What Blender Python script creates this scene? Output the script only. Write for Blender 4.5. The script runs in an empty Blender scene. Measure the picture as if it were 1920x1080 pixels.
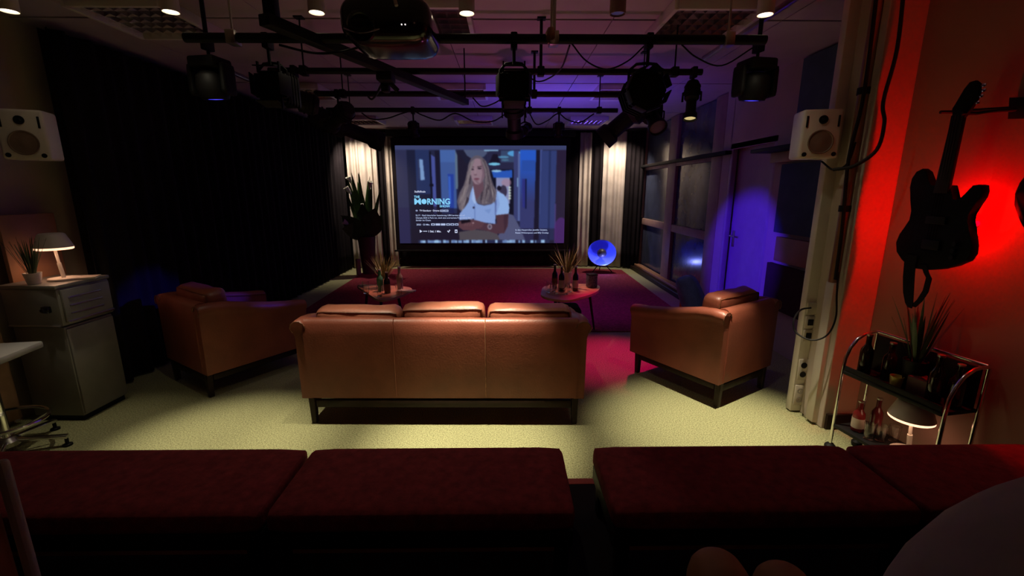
import bpy, bmesh, math, random
import numpy as np
from mathutils import Vector, Matrix, Euler, noise
random.seed(7)
R = math.radians
PI = math.pi
S = bpy.context.scene
COL = S.collection

# ------------------------------------------------------------------ camera, world, lights, exposure
cam_d = bpy.data.cameras.new('camera'); cam = bpy.data.objects.new('camera', cam_d); COL.objects.link(cam)
cam_d.sensor_width = 36; cam_d.lens = 36 * 834 / 1920; cam_d.clip_start = .02; cam_d.clip_end = 60
cam.location = (0, 0, 1.62); cam.rotation_euler = (R(90 - 12.5), 0, R(-0.7))
S.camera = cam
W = bpy.data.worlds.new('world'); S.world = W; W.use_nodes = True
W.node_tree.nodes['Background'].inputs[0].default_value = (.9, .6, .6, 1)
W.node_tree.nodes['Background'].inputs[1].default_value = .0006
S.view_settings.view_transform = 'Standard'; S.view_settings.look = 'None'
S.view_settings.exposure = 0; S.view_settings.gamma = 1; S.view_settings.use_curve_mapping = False

def spot(name, loc, target, power, color, angle, blend=.3, radius=.03):
    d = bpy.data.lights.new(name, 'SPOT'); o = bpy.data.objects.new(name, d); COL.objects.link(o)
    d.energy = power; d.color = color; d.spot_size = R(angle); d.spot_blend = blend; d.shadow_soft_size = radius
    o.location = loc
    o.rotation_euler = (Vector(target) - Vector(loc)).to_track_quat('-Z', 'Y').to_euler()
    return o
def point(name, loc, power, color, radius=.02):
    d = bpy.data.lights.new(name, 'POINT'); o = bpy.data.objects.new(name, d); COL.objects.link(o)
    d.energy = power; d.color = color; d.shadow_soft_size = radius; o.location = loc
    return o

WARM = (1, .87, .62)
SPOT_X = (-2.76, -1.87, -1.06, -.22, .63, 1.47)           # the row of ceiling downlights; the fifth is off
SPOT_P = (35, 290, 120, 580, 0, 480)
for sx, sp in zip(SPOT_X, SPOT_P):
    if sp:
        spot('downlight_beam', (sx, 2.80, 2.555), (sx, 2.74 if sx > 1 else 2.62, 0), sp, WARM, 44 if sx > 1 else 38, 1, .02)
        spot('downlight_spill', (sx, 2.80, 2.555), (sx, 2.70, 0), sp * (.010 if sx > 1 else .022), WARM, 118, 1, .02)
# two downlights close to the curtains
spot('curtain_beam', (-2.80, 8.72, 2.675), (-2.86, 9.22, 1.45), 125, (1, .82, .66), 118, .8, .03)
spot('curtain_beam', (2.12, 8.72, 2.675), (2.16, 9.20, 1.45), 120, (1, .82, .66), 118, .8, .03)
# coloured stage lamps on the pipes, then added violet fills and the guitar glow
spot('blue_beam', (-1.86, 3.28, 2.16), (2.75, 5.15, .80), 1100, (.06, .012, 1), 20, .5, .03)
spot('blue_beam', (1.58, 3.26, 2.20), (-2.78, 3.92, .68), 600, (.06, .03, 1), 10, .6, .03)
spot('red_beam', (1.42, 4.72, 2.38), (1.04, 4.12, 0), 240, (1, .0, .2), 36, 1, .05)
spot('red_beam', (.0, 5.3, 2.30), (-.3, 7.2, 0), 75, (1, .03, .12), 84, .9, .05)
spot('red_beam', (-1.0, 5.15, 2.28), (-1.4, 4.9, 0), 300, (1, .42, .32), 26, .9, .03)
spot('table_beam', (.6, 5.15, 2.28), (.72, 4.75, 0), 190, (1, .42, .34), 24, .9, .03)
spot('violet_beam', (.57, 5.15, 2.25), (1.2, 6.3, 0), 90, (.42, .04, 1), 66, .9, .05)
spot('violet_fill', (.70, 6.0, 1.45), (.75, 6.2, 2.8), 80, (.16, .09, 1), 140, 1, .05)  # added light without a fixture, tints the ceiling blue towards the screen
spot('violet_fill', (.1, 3.9, 1.0), (.15, 4.2, 2.8), 19, (.66, .14, .40), 140, 1, .05)  # added light without a fixture, tints the front of the ceiling
point('guitar_backlight', (2.325, 2.26, 1.47), 15, (1, .0, .0), .012)
# added fill behind the viewer without a fixture, lifts the front row
point('rear_fill', (.2, -1.2, 2.3), 1.3, (1, .42, .26), .1)

# ------------------------------------------------------------------ helpers
def mat(name, color, rough=.6, metal=0., var=.15, scale=8., bump=0., bscale=60., emit=None, estr=1., trans=0., spec=.5, coat=0.):
    m = bpy.data.materials.new(name); m.use_nodes = True
    nt = m.node_tree; b = nt.nodes['Principled BSDF']
    c = (*color, 1)
    b.inputs['Base Color'].default_value = c
    b.inputs['Roughness'].default_value = rough; b.inputs['Metallic'].default_value = metal
    b.inputs['Specular IOR Level'].default_value = spec
    b.inputs['Transmission Weight'].default_value = trans
    b.inputs['Coat Weight'].default_value = coat
    tc = nt.nodes.new('ShaderNodeTexCoord')
    if var:
        n = nt.nodes.new('ShaderNodeTexNoise'); n.inputs['Scale'].default_value = scale; n.inputs['Detail'].default_value = 4
        nt.links.new(tc.outputs['Object'], n.inputs['Vector'])
        r = nt.nodes.new('ShaderNodeValToRGB')
        r.color_ramp.elements[0].position = .3; r.color_ramp.elements[1].position = .7
        r.color_ramp.elements[0].color = (*[x * (1 - var) for x in color], 1)
        r.color_ramp.elements[1].color = (*[min(1, x * (1 + var)) for x in color], 1)
        nt.links.new(n.outputs['Fac'], r.inputs['Fac']); nt.links.new(r.outputs['Color'], b.inputs['Base Color'])
    if bump:
        n2 = nt.nodes.new('ShaderNodeTexNoise'); n2.inputs['Scale'].default_value = bscale; n2.inputs['Detail'].default_value = 3
        nt.links.new(tc.outputs['Object'], n2.inputs['Vector'])
        bp = nt.nodes.new('ShaderNodeBump'); bp.inputs['Strength'].default_value = bump; bp.inputs['Distance'].default_value = .01
        nt.links.new(n2.outputs['Fac'], bp.inputs['Height']); nt.links.new(bp.outputs['Normal'], b.inputs['Normal'])
    if emit:
        b.inputs['Emission Color'].default_value = (*emit, 1); b.inputs['Emission Strength'].default_value = estr
    return m

class B:
    """collects shapes in one bmesh"""
    def __init__(s): s.bm = bmesh.new()
    def add(s, verts, faces):
        vs = [s.bm.verts.new(v) for v in verts]
        for f in faces:
            try: s.bm.faces.new([vs[i] for i in f])
            except ValueError: pass
        return vs
    def box(s, c, d, bev=0., rot=None, seg=2, taper=None):
        x, y, z = d[0] / 2, d[1] / 2, d[2] / 2
        t = taper or 1.
        co = [(-x*t, -y*t, -z), (x*t, -y*t, -z), (x*t, y*t, -z), (-x*t, y*t, -z), (-x, -y, z), (x, -y, z), (x, y, z), (-x, y, z)]
        M = Matrix.Translation(c) @ (Euler(rot).to_matrix().to_4x4() if rot else Matrix())
        vs = s.add([M @ Vector(p) for p in co], [(0, 3, 2, 1), (4, 5, 6, 7), (0, 1, 5, 4), (1, 2, 6, 5), (2, 3, 7, 6), (3, 0, 4, 7)])
        if bev:
            es = set(e for v in vs for e in v.link_edges)
            bmesh.ops.bevel(s.bm, geom=list(es), offset=bev, segments=seg, profile=.5, affect='EDGES')
        return s
    def tube(s, pts, r, n=10, closed=False):
        pts = [Vector(p) for p in pts]; rs = r if isinstance(r, (list, tuple)) else [r] * len(pts)
        m = len(pts); rings = []; up = None
        for i, p in enumerate(pts):
            a = pts[(i - 1) % m] if (closed or i > 0) else p
            b = pts[(i + 1) % m] if (closed or i < m - 1) else p
            t = (b - a).normalized() if (b - a).length > 1e-9 else Vector((0, 0, 1))
            if up is None:
                up = t.orthogonal().normalized()
            u = (up - t * up.dot(t)); u = u.normalized() if u.length > 1e-6 else t.orthogonal().normalized(); up = u
            w = t.cross(u)
            rings.append([s.bm.verts.new(p + (u * math.cos(2*PI*k/n) + w * math.sin(2*PI*k/n)) * rs[i]) for k in range(n)])
        for i in range(m if closed else m - 1):
            a, b = rings[i], rings[(i + 1) % m]
            for k in range(n): s.bm.faces.new((a[k], a[(k+1) % n], b[(k+1) % n], b[k]))
        if not closed:
            s.bm.faces.new(rings[0][::-1]); s.bm.faces.new(rings[-1])
        return s
    def lathe(s, prof, n=24, M=None, cap=True):
        M = M or Matrix(); rings = []
        for r, z in prof:
            rings.append([s.bm.verts.new(M @ Vector((max(r, 1e-4) * math.cos(2*PI*k/n), max(r, 1e-4) * math.sin(2*PI*k/n), z))) for k in range(n)])
        for a, b in zip(rings, rings[1:]):
            for k in range(n): s.bm.faces.new((a[k], a[(k+1) % n], b[(k+1) % n], b[k]))
        if cap:
            s.bm.faces.new(rings[0][::-1]); s.bm.faces.new(rings[-1])
        return s
    def prism(s, outline, f0, f1, bev=0.):
        """outline of 2-D points; f0, f1 map a 2-D point to the two faces"""
        n = len(outline)
        a = [s.bm.verts.new(f0(p)) for p in outline]; b = [s.bm.verts.new(f1(p)) for p in outline]
        fa = s.bm.faces.new(a[::-1]); fb = s.bm.faces.new(b)
        for k in range(n): s.bm.faces.new((a[k], a[(k+1) % n], b[(k+1) % n], b[k]))
        if bev:
            bmesh.ops.bevel(s.bm, geom=list(set(list(fa.edges) + list(fb.edges))), offset=bev, segments=2, profile=.5, affect='EDGES')
        return s
    def loft(s, rings, cap=True):
        rs = [[s.bm.verts.new(p) for p in r] for r in rings]; n = len(rs[0])
        for a, b in zip(rs, rs[1:]):
            for k in range(n): s.bm.faces.new((a[k], a[(k+1) % n], b[(k+1) % n], b[k]))
        if cap: s.bm.faces.new(rs[0][::-1]); s.bm.faces.new(rs[-1])
        return s
    def pillow(s, c, d, r=.04, n=8, bulge=.0, rot=None, wr=0., seed=0):
        """rounded soft box of size d"""
        bm2 = bmesh.new(); bmesh.ops.create_cube(bm2, size=2)
        bmesh.ops.subdivide_edges(bm2, edges=bm2.edges[:], cuts=n, use_grid_fill=True)
        h = Vector(d) / 2; rr = min(r, min(h) * .98)
        M = Matrix.Translation(c) @ (Euler(rot).to_matrix().to_4x4() if rot else Matrix())
        ax = min(range(3), key=lambda i: d[i])
        for v in bm2.verts:
            q = Vector((v.co[i] * h[i] for i in range(3)))
            inner = Vector((max(-(h[i] - rr), min(h[i] - rr, q[i])) for i in range(3)))
            dv = q - inner
            if dv.length > 1e-9:
                q = inner + dv.normalized() * min(rr, max(abs(dv.x), abs(dv.y), abs(dv.z)))
            o = [i for i in range(3) if i != ax]
            g = (1 - (q[o[0]] / h[o[0]]) ** 2) * (1 - (q[o[1]] / h[o[1]]) ** 2)
            q[ax] *= 1 + bulge * g
            if wr:
                q += noise.noise_vector(Vector(q) * 9 + Vector((seed, seed, seed))) * wr
            v.co = M @ q
        off = len(s.bm.verts)
        vs = [s.bm.verts.new(v.co) for v in bm2.verts]
        for f in bm2.faces: s.bm.faces.new([vs[v.index] for v in f.verts])
        bm2.free(); return s
    def blade(s, base, direc, length, width, droop=.4, seg=5, thick=.0015, side=None, belly=.35):
        """a leaf: a thin closed strip, tapered, drooping"""
        d = Vector(direc).normalized(); sd = Vector(side) if side else d.cross(Vector((0, 0, 1)))
        if sd.length < 1e-4: sd = Vector((1, 0, 0))
        sd.normalize(); nrm = sd.cross(d).normalized()
        p = Vector(base); rings = []; st = length / seg
        for i in range(seg + 1):
            t = i / seg
            w = width * (math.sin(PI * (t * (1 - belly * .4) + .12)) ** .8 if i < seg else .04) / 2
            w = max(w, width * .03)
            nn = sd.cross(d).normalized()
            rings.append([p - sd * w, p - nn * thick, p + sd * w, p + nn * thick])
            p = p + d * st
            d = (d + Vector((0, 0, -droop * t / seg * 2))).normalized()
        return s.loft(rings)
    def mesh(s, name, m, smooth=None):
        me = bpy.data.meshes.new(name)
        bmesh.ops.recalc_face_normals(s.bm, faces=s.bm.faces[:])
        s.bm.to_mesh(me); s.bm.free()
        if m: me.materials.append(m)
        if smooth:
            me.polygons.foreach_set('use_smooth', [True] * len(me.polygons))
            try: me.set_sharp_from_angle(angle=R(smooth))
            except Exception: pass
        return me
    def obj(s, name, m, parent=None, smooth=40, loc=None, rot=None):
        return link(name, s.mesh(name, m, smooth), parent, loc, rot)

def link(name, me, parent=None, loc=None, rot=None):
    o = bpy.data.objects.new(name, me); COL.objects.link(o)
    if parent: o.parent = parent
    if loc: o.location = loc
    if rot: o.rotation_euler = rot
    return o
def tag(o, label, cat, group=None, kind=None):
    o['label'] = label; o['category'] = cat
    if group: o['group'] = group
    if kind: o['kind'] = kind
    return o
def thing(name, label, cat, loc=(0, 0, 0), rz=0., group=None):
    o = bpy.data.objects.new(name, None); COL.objects.link(o); o.location = loc; o.rotation_euler = (0, 0, rz)
    o.empty_display_size = .1
    return tag(o, label, cat, group)
def dup(root, loc, rz=None, label=None):
    r = root.copy(); COL.objects.link(r); r.location = loc
    if rz is not None: r.rotation_euler = (0, 0, rz)
    if label: r['label'] = label
    def rec(src, dst):
        for ch in list(src.children):
            c = ch.copy(); COL.objects.link(c); c.parent = dst; rec(ch, c)
    rec(root, r); return r
def struct(name, b, m, parent=None, smooth=None):
    o = b.obj(name, m, parent, smooth); o['kind'] = 'structure'; return o

# ------------------------------------------------------------------ materials
M = {}
M['leather'] = mat('leather', (.235, .064, .037), .42, var=.16, scale=5, bump=.12, bscale=90)
M['leather_lit'] = mat('lit_leather', (.40, .14, .085), .42, var=.18, scale=6, bump=.15, bscale=60)  # brighter copy of the leather, stands in for stronger light on the cushions
M['leather_worn'] = mat('worn_leather', (.38, .16, .09), .6, var=.5, scale=30)
M['leather_dk'] = mat('leather_piping', (.16, .05, .02), .5)
M['wood_dk'] = mat('dark_wood', (.022, .011, .008), .5, var=.3, scale=6, spec=.2)
M['walnut'] = mat('walnut', (.42, .19, .12), .35, var=.25, scale=5)
M['orange_wood'] = mat('pine', (.34, .17, .09), .5, var=.2, scale=4)
M['carpet'] = mat('olive_carpet', (.36, .36, .19), .95, var=.5, scale=120, bump=.9, bscale=160, spec=.05)
M['rug'] = mat('burgundy_rug', (.23, .035, .05), .95, var=.35, scale=40, bump=.8, bscale=140, spec=.05)
M['ceiling'] = mat('ceiling_board', (.46, .38, .40), .85, var=.06, scale=3)
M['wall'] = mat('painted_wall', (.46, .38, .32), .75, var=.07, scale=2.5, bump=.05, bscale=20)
M['wall_near'] = mat('darkened_wall', (.25, .155, .12), .8, var=.07, scale=2.5, bump=.05, bscale=20)  # copy of the wall darkened to stand in for weaker ambient light
M['wall_dk'] = mat('dark_wall', (.035, .03, .032), .9)
M['black'] = mat('matt_black', (.005, .0045, .005), .6, var=.1, spec=.25)
M['black_gloss'] = mat('gloss_black', (.008, .007, .008), .16, var=0)
M['black_cloth'] = mat('black_cloth', (.014, .011, .013), .95, var=.2, scale=4, spec=.1)
M['grey_cloth'] = mat('grey_velvet', (.50, .44, .38), .85, var=.18, scale=3, bump=.1, bscale=30, spec=.15)
M['bench_top'] = mat('maroon_cushion', (.21, .030, .036), .9, var=.25, scale=30, bump=.2, bscale=120, spec=.15)
M['red_edge'] = mat('red_edging', (.42, .08, .07), .8)
M['chrome'] = mat('chrome', (.75, .74, .72), .16, 1, var=0)
M['mirror'] = mat('louvre_aluminium', (.85, .83, .80), .2, 1, var=0)
M['steel'] = mat('brushed_steel', (.5, .48, .46), .35, 1, var=.1)
M['white'] = mat('white_plastic', (.68, .62, .56), .45, var=.04)
M['white_metal'] = mat('white_enamel', (.66, .62, .58), .4, var=.04)
M['grey_cab'] = mat('grey_lacquer', (.21, .20, .185), .45, var=.08)
M['grey_lt'] = mat('pale_grey_board', (.42, .41, .40), .5, var=.06)
M['glass_win'] = mat('frosted_window_glass', (.05, .06, .10), .17, var=.25, scale=5, spec=.7, bump=.008, bscale=10)
M['glass'] = mat('clear_glass', (.95, .95, .95), .03, var=0, trans=1)
M['glass_green'] = mat('green_glass', (.12, .45, .25), .08, var=0, trans=.5)
M['glass_brown'] = mat('brown_glass', (.018, .008, .004), .08, var=0, spec=.7)
M['glass_yellow'] = mat('yellow_candle_glass', (.55, .5, .12), .25, var=.1)
M['label_pale'] = mat('pale_paper_label', (.50, .40, .32), .7)
M['leaf'] = mat('leaf_green', (.075, .15, .04), .45, var=.35, scale=12)
M['leaf_dk'] = mat('leaf_deep_green', (.03, .06, .02), .5, var=.35, scale=9)
M['grass'] = mat('grass_blade', (.17, .18, .06), .6, var=.4, scale=20)
M['petal'] = mat('white_petal', (.80, .80, .72), .5, var=.05)
M['terracotta'] = mat('brown_vase', (.06, .03, .022), .6, var=.2)
M['blue_cushion'] = mat('blue_cushion_fabric', (.10, .16, .52), .9, var=.2, scale=14, bump=.3, bscale=80)
M['teal'] = mat('teal_felt', (.075, .12, .16), .95, var=.1, spec=.1)
M['brown_felt'] = mat('plum_felt', (.055, .025, .03), .95, var=.1, spec=.1)
M['door'] = mat('door_paint', (.40, .30, .34), .5, var=.05)
M['frame'] = mat('window_frame_paint', (.33, .20, .16), .55, var=.12)
M['copper'] = mat('copper_pipe', (.32, .16, .10), .35, .7, var=.15)
M['dish'] = mat('blue_dish', (.16, .22, .95), .35, var=.04)
M['dish_out'] = mat('dark_dish_shell', (.02, .02, .03), .4)
M['guitar'] = mat('guitar_lacquer', (.003, .0025, .0025), .6, var=0, spec=.12)
M['bulb_warm'] = mat('warm_lamp_face', (1, .8, .5), .5, var=0, emit=(1, .86, .60), estr=5)
M['bulb_off'] = mat('unlit_lamp_face', (.15, .12, .11), .3, var=0)
M['lens_blue'] = mat('blue_lens', (.05, .05, .4), .3, var=0, emit=(.06, .05, 1), estr=2.2)
M['lens_yellow'] = mat('amber_lens', (.6, .5, .2), .15, var=.5, scale=60, emit=(1, .82, .35), estr=.55)
M['glow'] = mat('lamp_diffuser', (1, .7, .5), .6, var=0, emit=(1, .50, .30), estr=2.2)
M['led_w'] = mat('white_led', (1, 1, 1), .5, var=0, emit=(1, .9, .9), estr=1.2)
M['plate'] = mat('socket_plate', (.55, .49, .42), .4, var=.04)
M['paper'] = mat('paper', (.6, .52, .46), .7)
M['dim_grey'] = mat('grey_upholstery', (.34, .30, .31), .9, var=.12, scale=10)
M['pouf'] = mat('brown_pouf', (.26, .11, .04), .7, var=.15)
M['tan_leather'] = mat('brown_upholstery', (.42, .19, .09), .6, var=.15)

# ------------------------------------------------------------------ room shell
struct('floor', B().box((-.4, 4, -.05), (6.7, 11.6, .1)), M['carpet'])
bk = B().box((-.4, 4, 2.87), (6.7, 11.6, .1)); ceil = struct('ceiling', bk, M['wall_dk'])
# ceiling boards, seams at 1.95 m
xs = [-3.6, -2.9, -1.68, -.46, .76, 1.98, 2.9]; ys = [-1.7, -.4, 1.55, 3.5, 5.45, 7.4, 9.35, 9.75]
for i in range(len(xs) - 1):
    for j in range(len(ys) - 1):
        B().box(((xs[i] + xs[i+1]) / 2, (ys[j] + ys[j+1]) / 2, 2.812), (xs[i+1] - xs[i] - .008, ys[j+1] - ys[j] - .03, .024)).obj('ceiling_board', M['ceiling'], ceil, None)
struct('wall_back', B().box((-.4, 9.75, 1.4), (6.7, .1, 2.9)), M['wall_dk'])
struct('wall_front', B().box((-.4, -1.75, 1.4), (6.7, .1, 2.9)), M['wall_dk'])
wl = B().box((-3.55, 1.0, 1.4), (.1, 5.4, 2.9)); struct('wall_left', wl, M['wall'])
struct('wall_left_stage', B().box((-3.55, 6.75, 1.4), (.1, 6.1, 2.9)), M['wall_dk'])
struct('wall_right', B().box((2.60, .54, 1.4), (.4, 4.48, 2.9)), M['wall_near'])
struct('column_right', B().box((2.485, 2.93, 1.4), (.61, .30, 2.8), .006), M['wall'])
# far part of the right wall: pier with panels, door, glazed partition
struct('wall_right_stage', B().box((2.82, 3.88, 1.4), (.14, 1.6, 2.8)).box((2.82, 5.75, 1.4), (.14, .20, 2.8)).box((2.82, 5.17, 2.45), (.14, .98, .7)).box((2.82, 9.45, 1.4), (.14, .5, 2.8)), M['wall'])
struct('baseboard_right', B().box((2.39, 1.6, .055), (.02, 2.36, .11)).box((2.3, 2.77, .055), (.20, .02, .11)), M['wood_dk'])
dr = struct('door_1', B().box((2.86, 5.165, 1.05), (.05, .94, 2.1)), M['door'])
B().box((2.78, 5.62, 1.05), (.06, .06, 2.12), .006).box((2.78, 4.71, 1.05), (.06, .06, 2.12), .006).box((2.78, 5.165, 2.13), (.06, .97, .07), .006).obj('door_frame', M['door'], dr)
dh = B().box((2.828, 5.52, 1.02), (.012, .045, .2), .004)
dh.tube([(2.82, 5.52, 1.06), (2.775, 5.52, 1.06), (2.77, 5.47, 1.06), (2.77, 5.40, 1.06)], .009, 8); dh.obj('door_handle', M['steel'], dr)
# glazed partition: panes and frame members are separate pieces
win = struct('window_1', B().box((2.83, 7.52, .05), (.12, 3.4, .1)), M['frame'])
rows = [(.12, .93), (1.05, 1.99), (2.10, 2.78)]; colsY = [(6.16, 7.44), (7.80, 9.14)]
for z0, z1 in rows:
    for y0, y1 in colsY:
        B().box((2.80, (y0 + y1) / 2, (z0 + z1) / 2), (.012, y1 - y0, z1 - z0)).obj('pane', M['glass_win'], win, None)
for y0, y1 in ((5.85, 6.16), (7.44, 7.80), (9.14, 9.22)):
    B().box((2.79, (y0 + y1) / 2, 1.44), (.09, y1 - y0, 2.70), .01).obj('mullion', M['frame'], win)
for z0, z1 in ((.93, 1.05), (1.99, 2.10)):
    for y0, y1 in colsY:
        B().box((2.79, (y0 + y1) / 2, (z0 + z1) / 2), (.08, y1 - y0, z1 - z0), .008).obj('transom', M['frame'], win)
B().box((2.70, 7.35, 2.06), (.08, 3.5, .045), .006).obj('curtain_rail', M['black'], win)
tr = struct('trim_1', B().box((2.66, 7.5, .04), (.16, 3.3, .08), .01), M['wood_dk'])
struct('trim_2', B().box((2.70, 7.5, .10), (.10, 3.3, .04), .008), M['orange_wood'])
# rug
o = B().prism([(-2.75, 5.0), (2.3, 4.9), (2.35, 8.95), (1.6, 9.12), (-2.3, 9.12), (-2.85, 8.9)], lambda p: (p[0], p[1], .001), lambda p: (p[0], p[1], .013)).obj('stage_rug', M['rug'])
tag(o, 'large burgundy rug covering the stage floor below the screen', 'rug')

# ------------------------------------------------------------------ sofa and armchairs
def arm_section(xo, y, zt, sgn, ztop_roll=.085):
    """closed ring of an arm at depth y; inner face at xo, roll overhanging outwards"""
    t = .075
    pts = [(xo, .20), (xo, zt - .03)]
    for k in range(7):
        a = PI - k * (PI * 1.25) / 6
        pts.append((xo + sgn * (.05 + .05 * math.cos(a)), zt - .045 + .045 * math.sin(a)))
    pts += [(xo + sgn * t, zt - .11), (xo + sgn * (t - .005), .20)]
    return [(px, y, pz) for px, pz in pts]
def make_seat(name, label, cat, width, depth, seats, loc, rz, seams):
    t = thing(name, label, cat, loc, rz)
    hw = width / 2; L = M['leather']
    # back: slab with a rounded top edge
    prof = [(0.0, .205), (-.006, .40), (-.004, .66), (.004, .735), (.022, .763), (.05, .772), (.085, .763), (.10, .73), (.115, .40), (.12, .205)]
    bk = B()
    nx = 18
    rings = []
    for i in range(nx + 1):
        x = -hw + .06 + (width - .12) * i / nx
        gr = 0
        for sx in seams:
            gr = max(gr, math.exp(-((x - sx) / .012) ** 2))
        rings.append([(x, y + .004 * gr if k < 5 else y, z - .004 * gr * (k in (4, 5, 6))) for k, (y, z) in enumerate(prof)])
    xsn = []
    bk.loft(rings); bk.obj('back_panel', L, t, 50)
    for sx in seams:
        B().tube([(sx, -.0045, .215), (sx, -.0075, .45), (sx, -.006, .68), (sx, .004, .74), (sx, .03, .771)], .0028, 6).obj('back_seam', M['leather_worn'] if sx > 0 else L, t)
    for sg in (-1, 1):
        xi = sg * (hw - .075)
        ys_ = [0.005, .02, .10, .22, .38, .55, .70, .80, .86]
        zs = [.755, .765, .768, .755, .715, .68, .655, .645, .635]
        a = B().loft([arm_section(xi, y * depth / .86, z, sg) for y, z in zip(ys_, zs)])
        am = a.obj('arm', L, t, 50)
        pp = B(); ring = arm_section(xi, -.001, .757, sg)
        pp.tube([Vector(p) + Vector((0, 0, 0)) for p in ring[1:9]], .0045, 6); pp.obj('piping', M['leather_dk'], am)
    sw = (width - .17) / seats
    B().box((0, depth / 2 + .05, .255), (width - .16, depth - .12, .10), .015).obj('seat_frame', L, t)
    for i in range(seats):
        cx = -(width - .17) / 2 + sw * (i + .5)
        B().pillow((cx, depth * .56, .375), (sw - .01, depth * .80, .14), .05, 8, .15, None, .004, i).obj('seat_cushion', L, t, 80)
        dz = (.0, .022, .012)[i % 3] if seats > 1 else .03
        c = B().pillow((cx, .215, .595 + dz), (sw - .015, .17, .44), .055, 10, .12, (R(9), (R(.6), R(-1.2), R(.3))[i % 3], 0), .008, i * 3 + 1)
        co = c.obj('back_cushion', M['leather_lit'] if seats > 1 else L, t, 80)
        # piping round the rear top edge of the cushion
        hx = (sw - .015) / 2; CM = Matrix.Translation((cx, .215, .595 + dz)) @ Euler((R(9), (R(.6), R(-1.2), R(.3))[i % 3], 0)).to_matrix().to_4x4()
        half = [(hx - .015, -.070, .06), (hx - .015, -.070, .16), (hx - .022, -.064, .198), (hx - .055, -.070, .2055), (hx * .5, -.072, .206)]
        e = B().tube([CM @ Vector((-x, y, z)) for x, y, z in half] + [CM @ Vector((0, -.073, .206))] + [CM @ Vector(p) for p in half[::-1]], .0065, 6)
        e.obj('piping', M['leather_dk'], co)
    lx = hw - .065; lx2 = lx
    for sx in (-1, 1):
        for y in (.035, depth - .05):
            B().box((sx * lx, y, .1025), (.046, .05, .205), .005, None, 1, .78).obj('leg', M['wood_dk'], t)
        B().box((sx * lx, depth / 2, .155), (.028, depth - .13, .045), .004).obj('side_rail', M['wood_dk'], t)
    for y in (.035, depth - .05):
        B().box((0, y, .15), (2 * lx - .05, .026, .055), .004).obj('cross_rail', M['wood_dk'], t)
    return t
make_seat('sofa', 'long tan leather three seat sofa seen from behind, in front of the screen', 'sofa', 1.97, .86, 3, (-.445, 2.855, 0), R(-.9), (-.32, .30))
make_seat('armchair', 'tan leather armchair by the blue lit door, with a dark blue cushion on it', 'armchair', .735, .87, 1, (1.875, 3.23, 0), R(32), ())
make_seat('armchair', 'tan leather armchair in the dark beside the black curtain and grey cabinet', 'armchair', .735, .87, 1, (-2.635, 3.455, 0), R(-33.5), ())
o = B().pillow((0, 0, 0), (.42, .14, .40), .06, 8, .5, None, .006, 5).obj('cushion', M['blue_cushion'], None, 80, (1.70, 3.96, .66), (R(-24), R(8), R(62)))
tag(o, 'dark blue scatter cushion leaning inside the armchair by the door', 'cushion')

# ------------------------------------------------------------------ screen with its picture
SX0, SX1, SZ0, SZ1, SY = -2.20, 1.19, .533, 2.466, 9.2
scr = thing('projection_screen', 'large projection screen showing a woman in a pale blue shirt in a corridor', 'screen', ((SX0 + SX1) / 2, SY, 0))
cx = (SX0 + SX1) / 2; hw = (SX1 - SX0) / 2
B().box((0, .02, (SZ0 + SZ1) / 2), (2 * hw + .16, .03, SZ1 - SZ0 + .30)).obj('screen_cloth', M['black_cloth'], scr, None)
B().box((0, .0, SZ0 - .155), (2 * hw + .24, .05, .035), .008).obj('weight_bar', M['black'], scr)
B().box((0, .04, 2.70), (2 * hw + .35, .12, .13), .02).obj('case', M['black'], scr)

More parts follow.
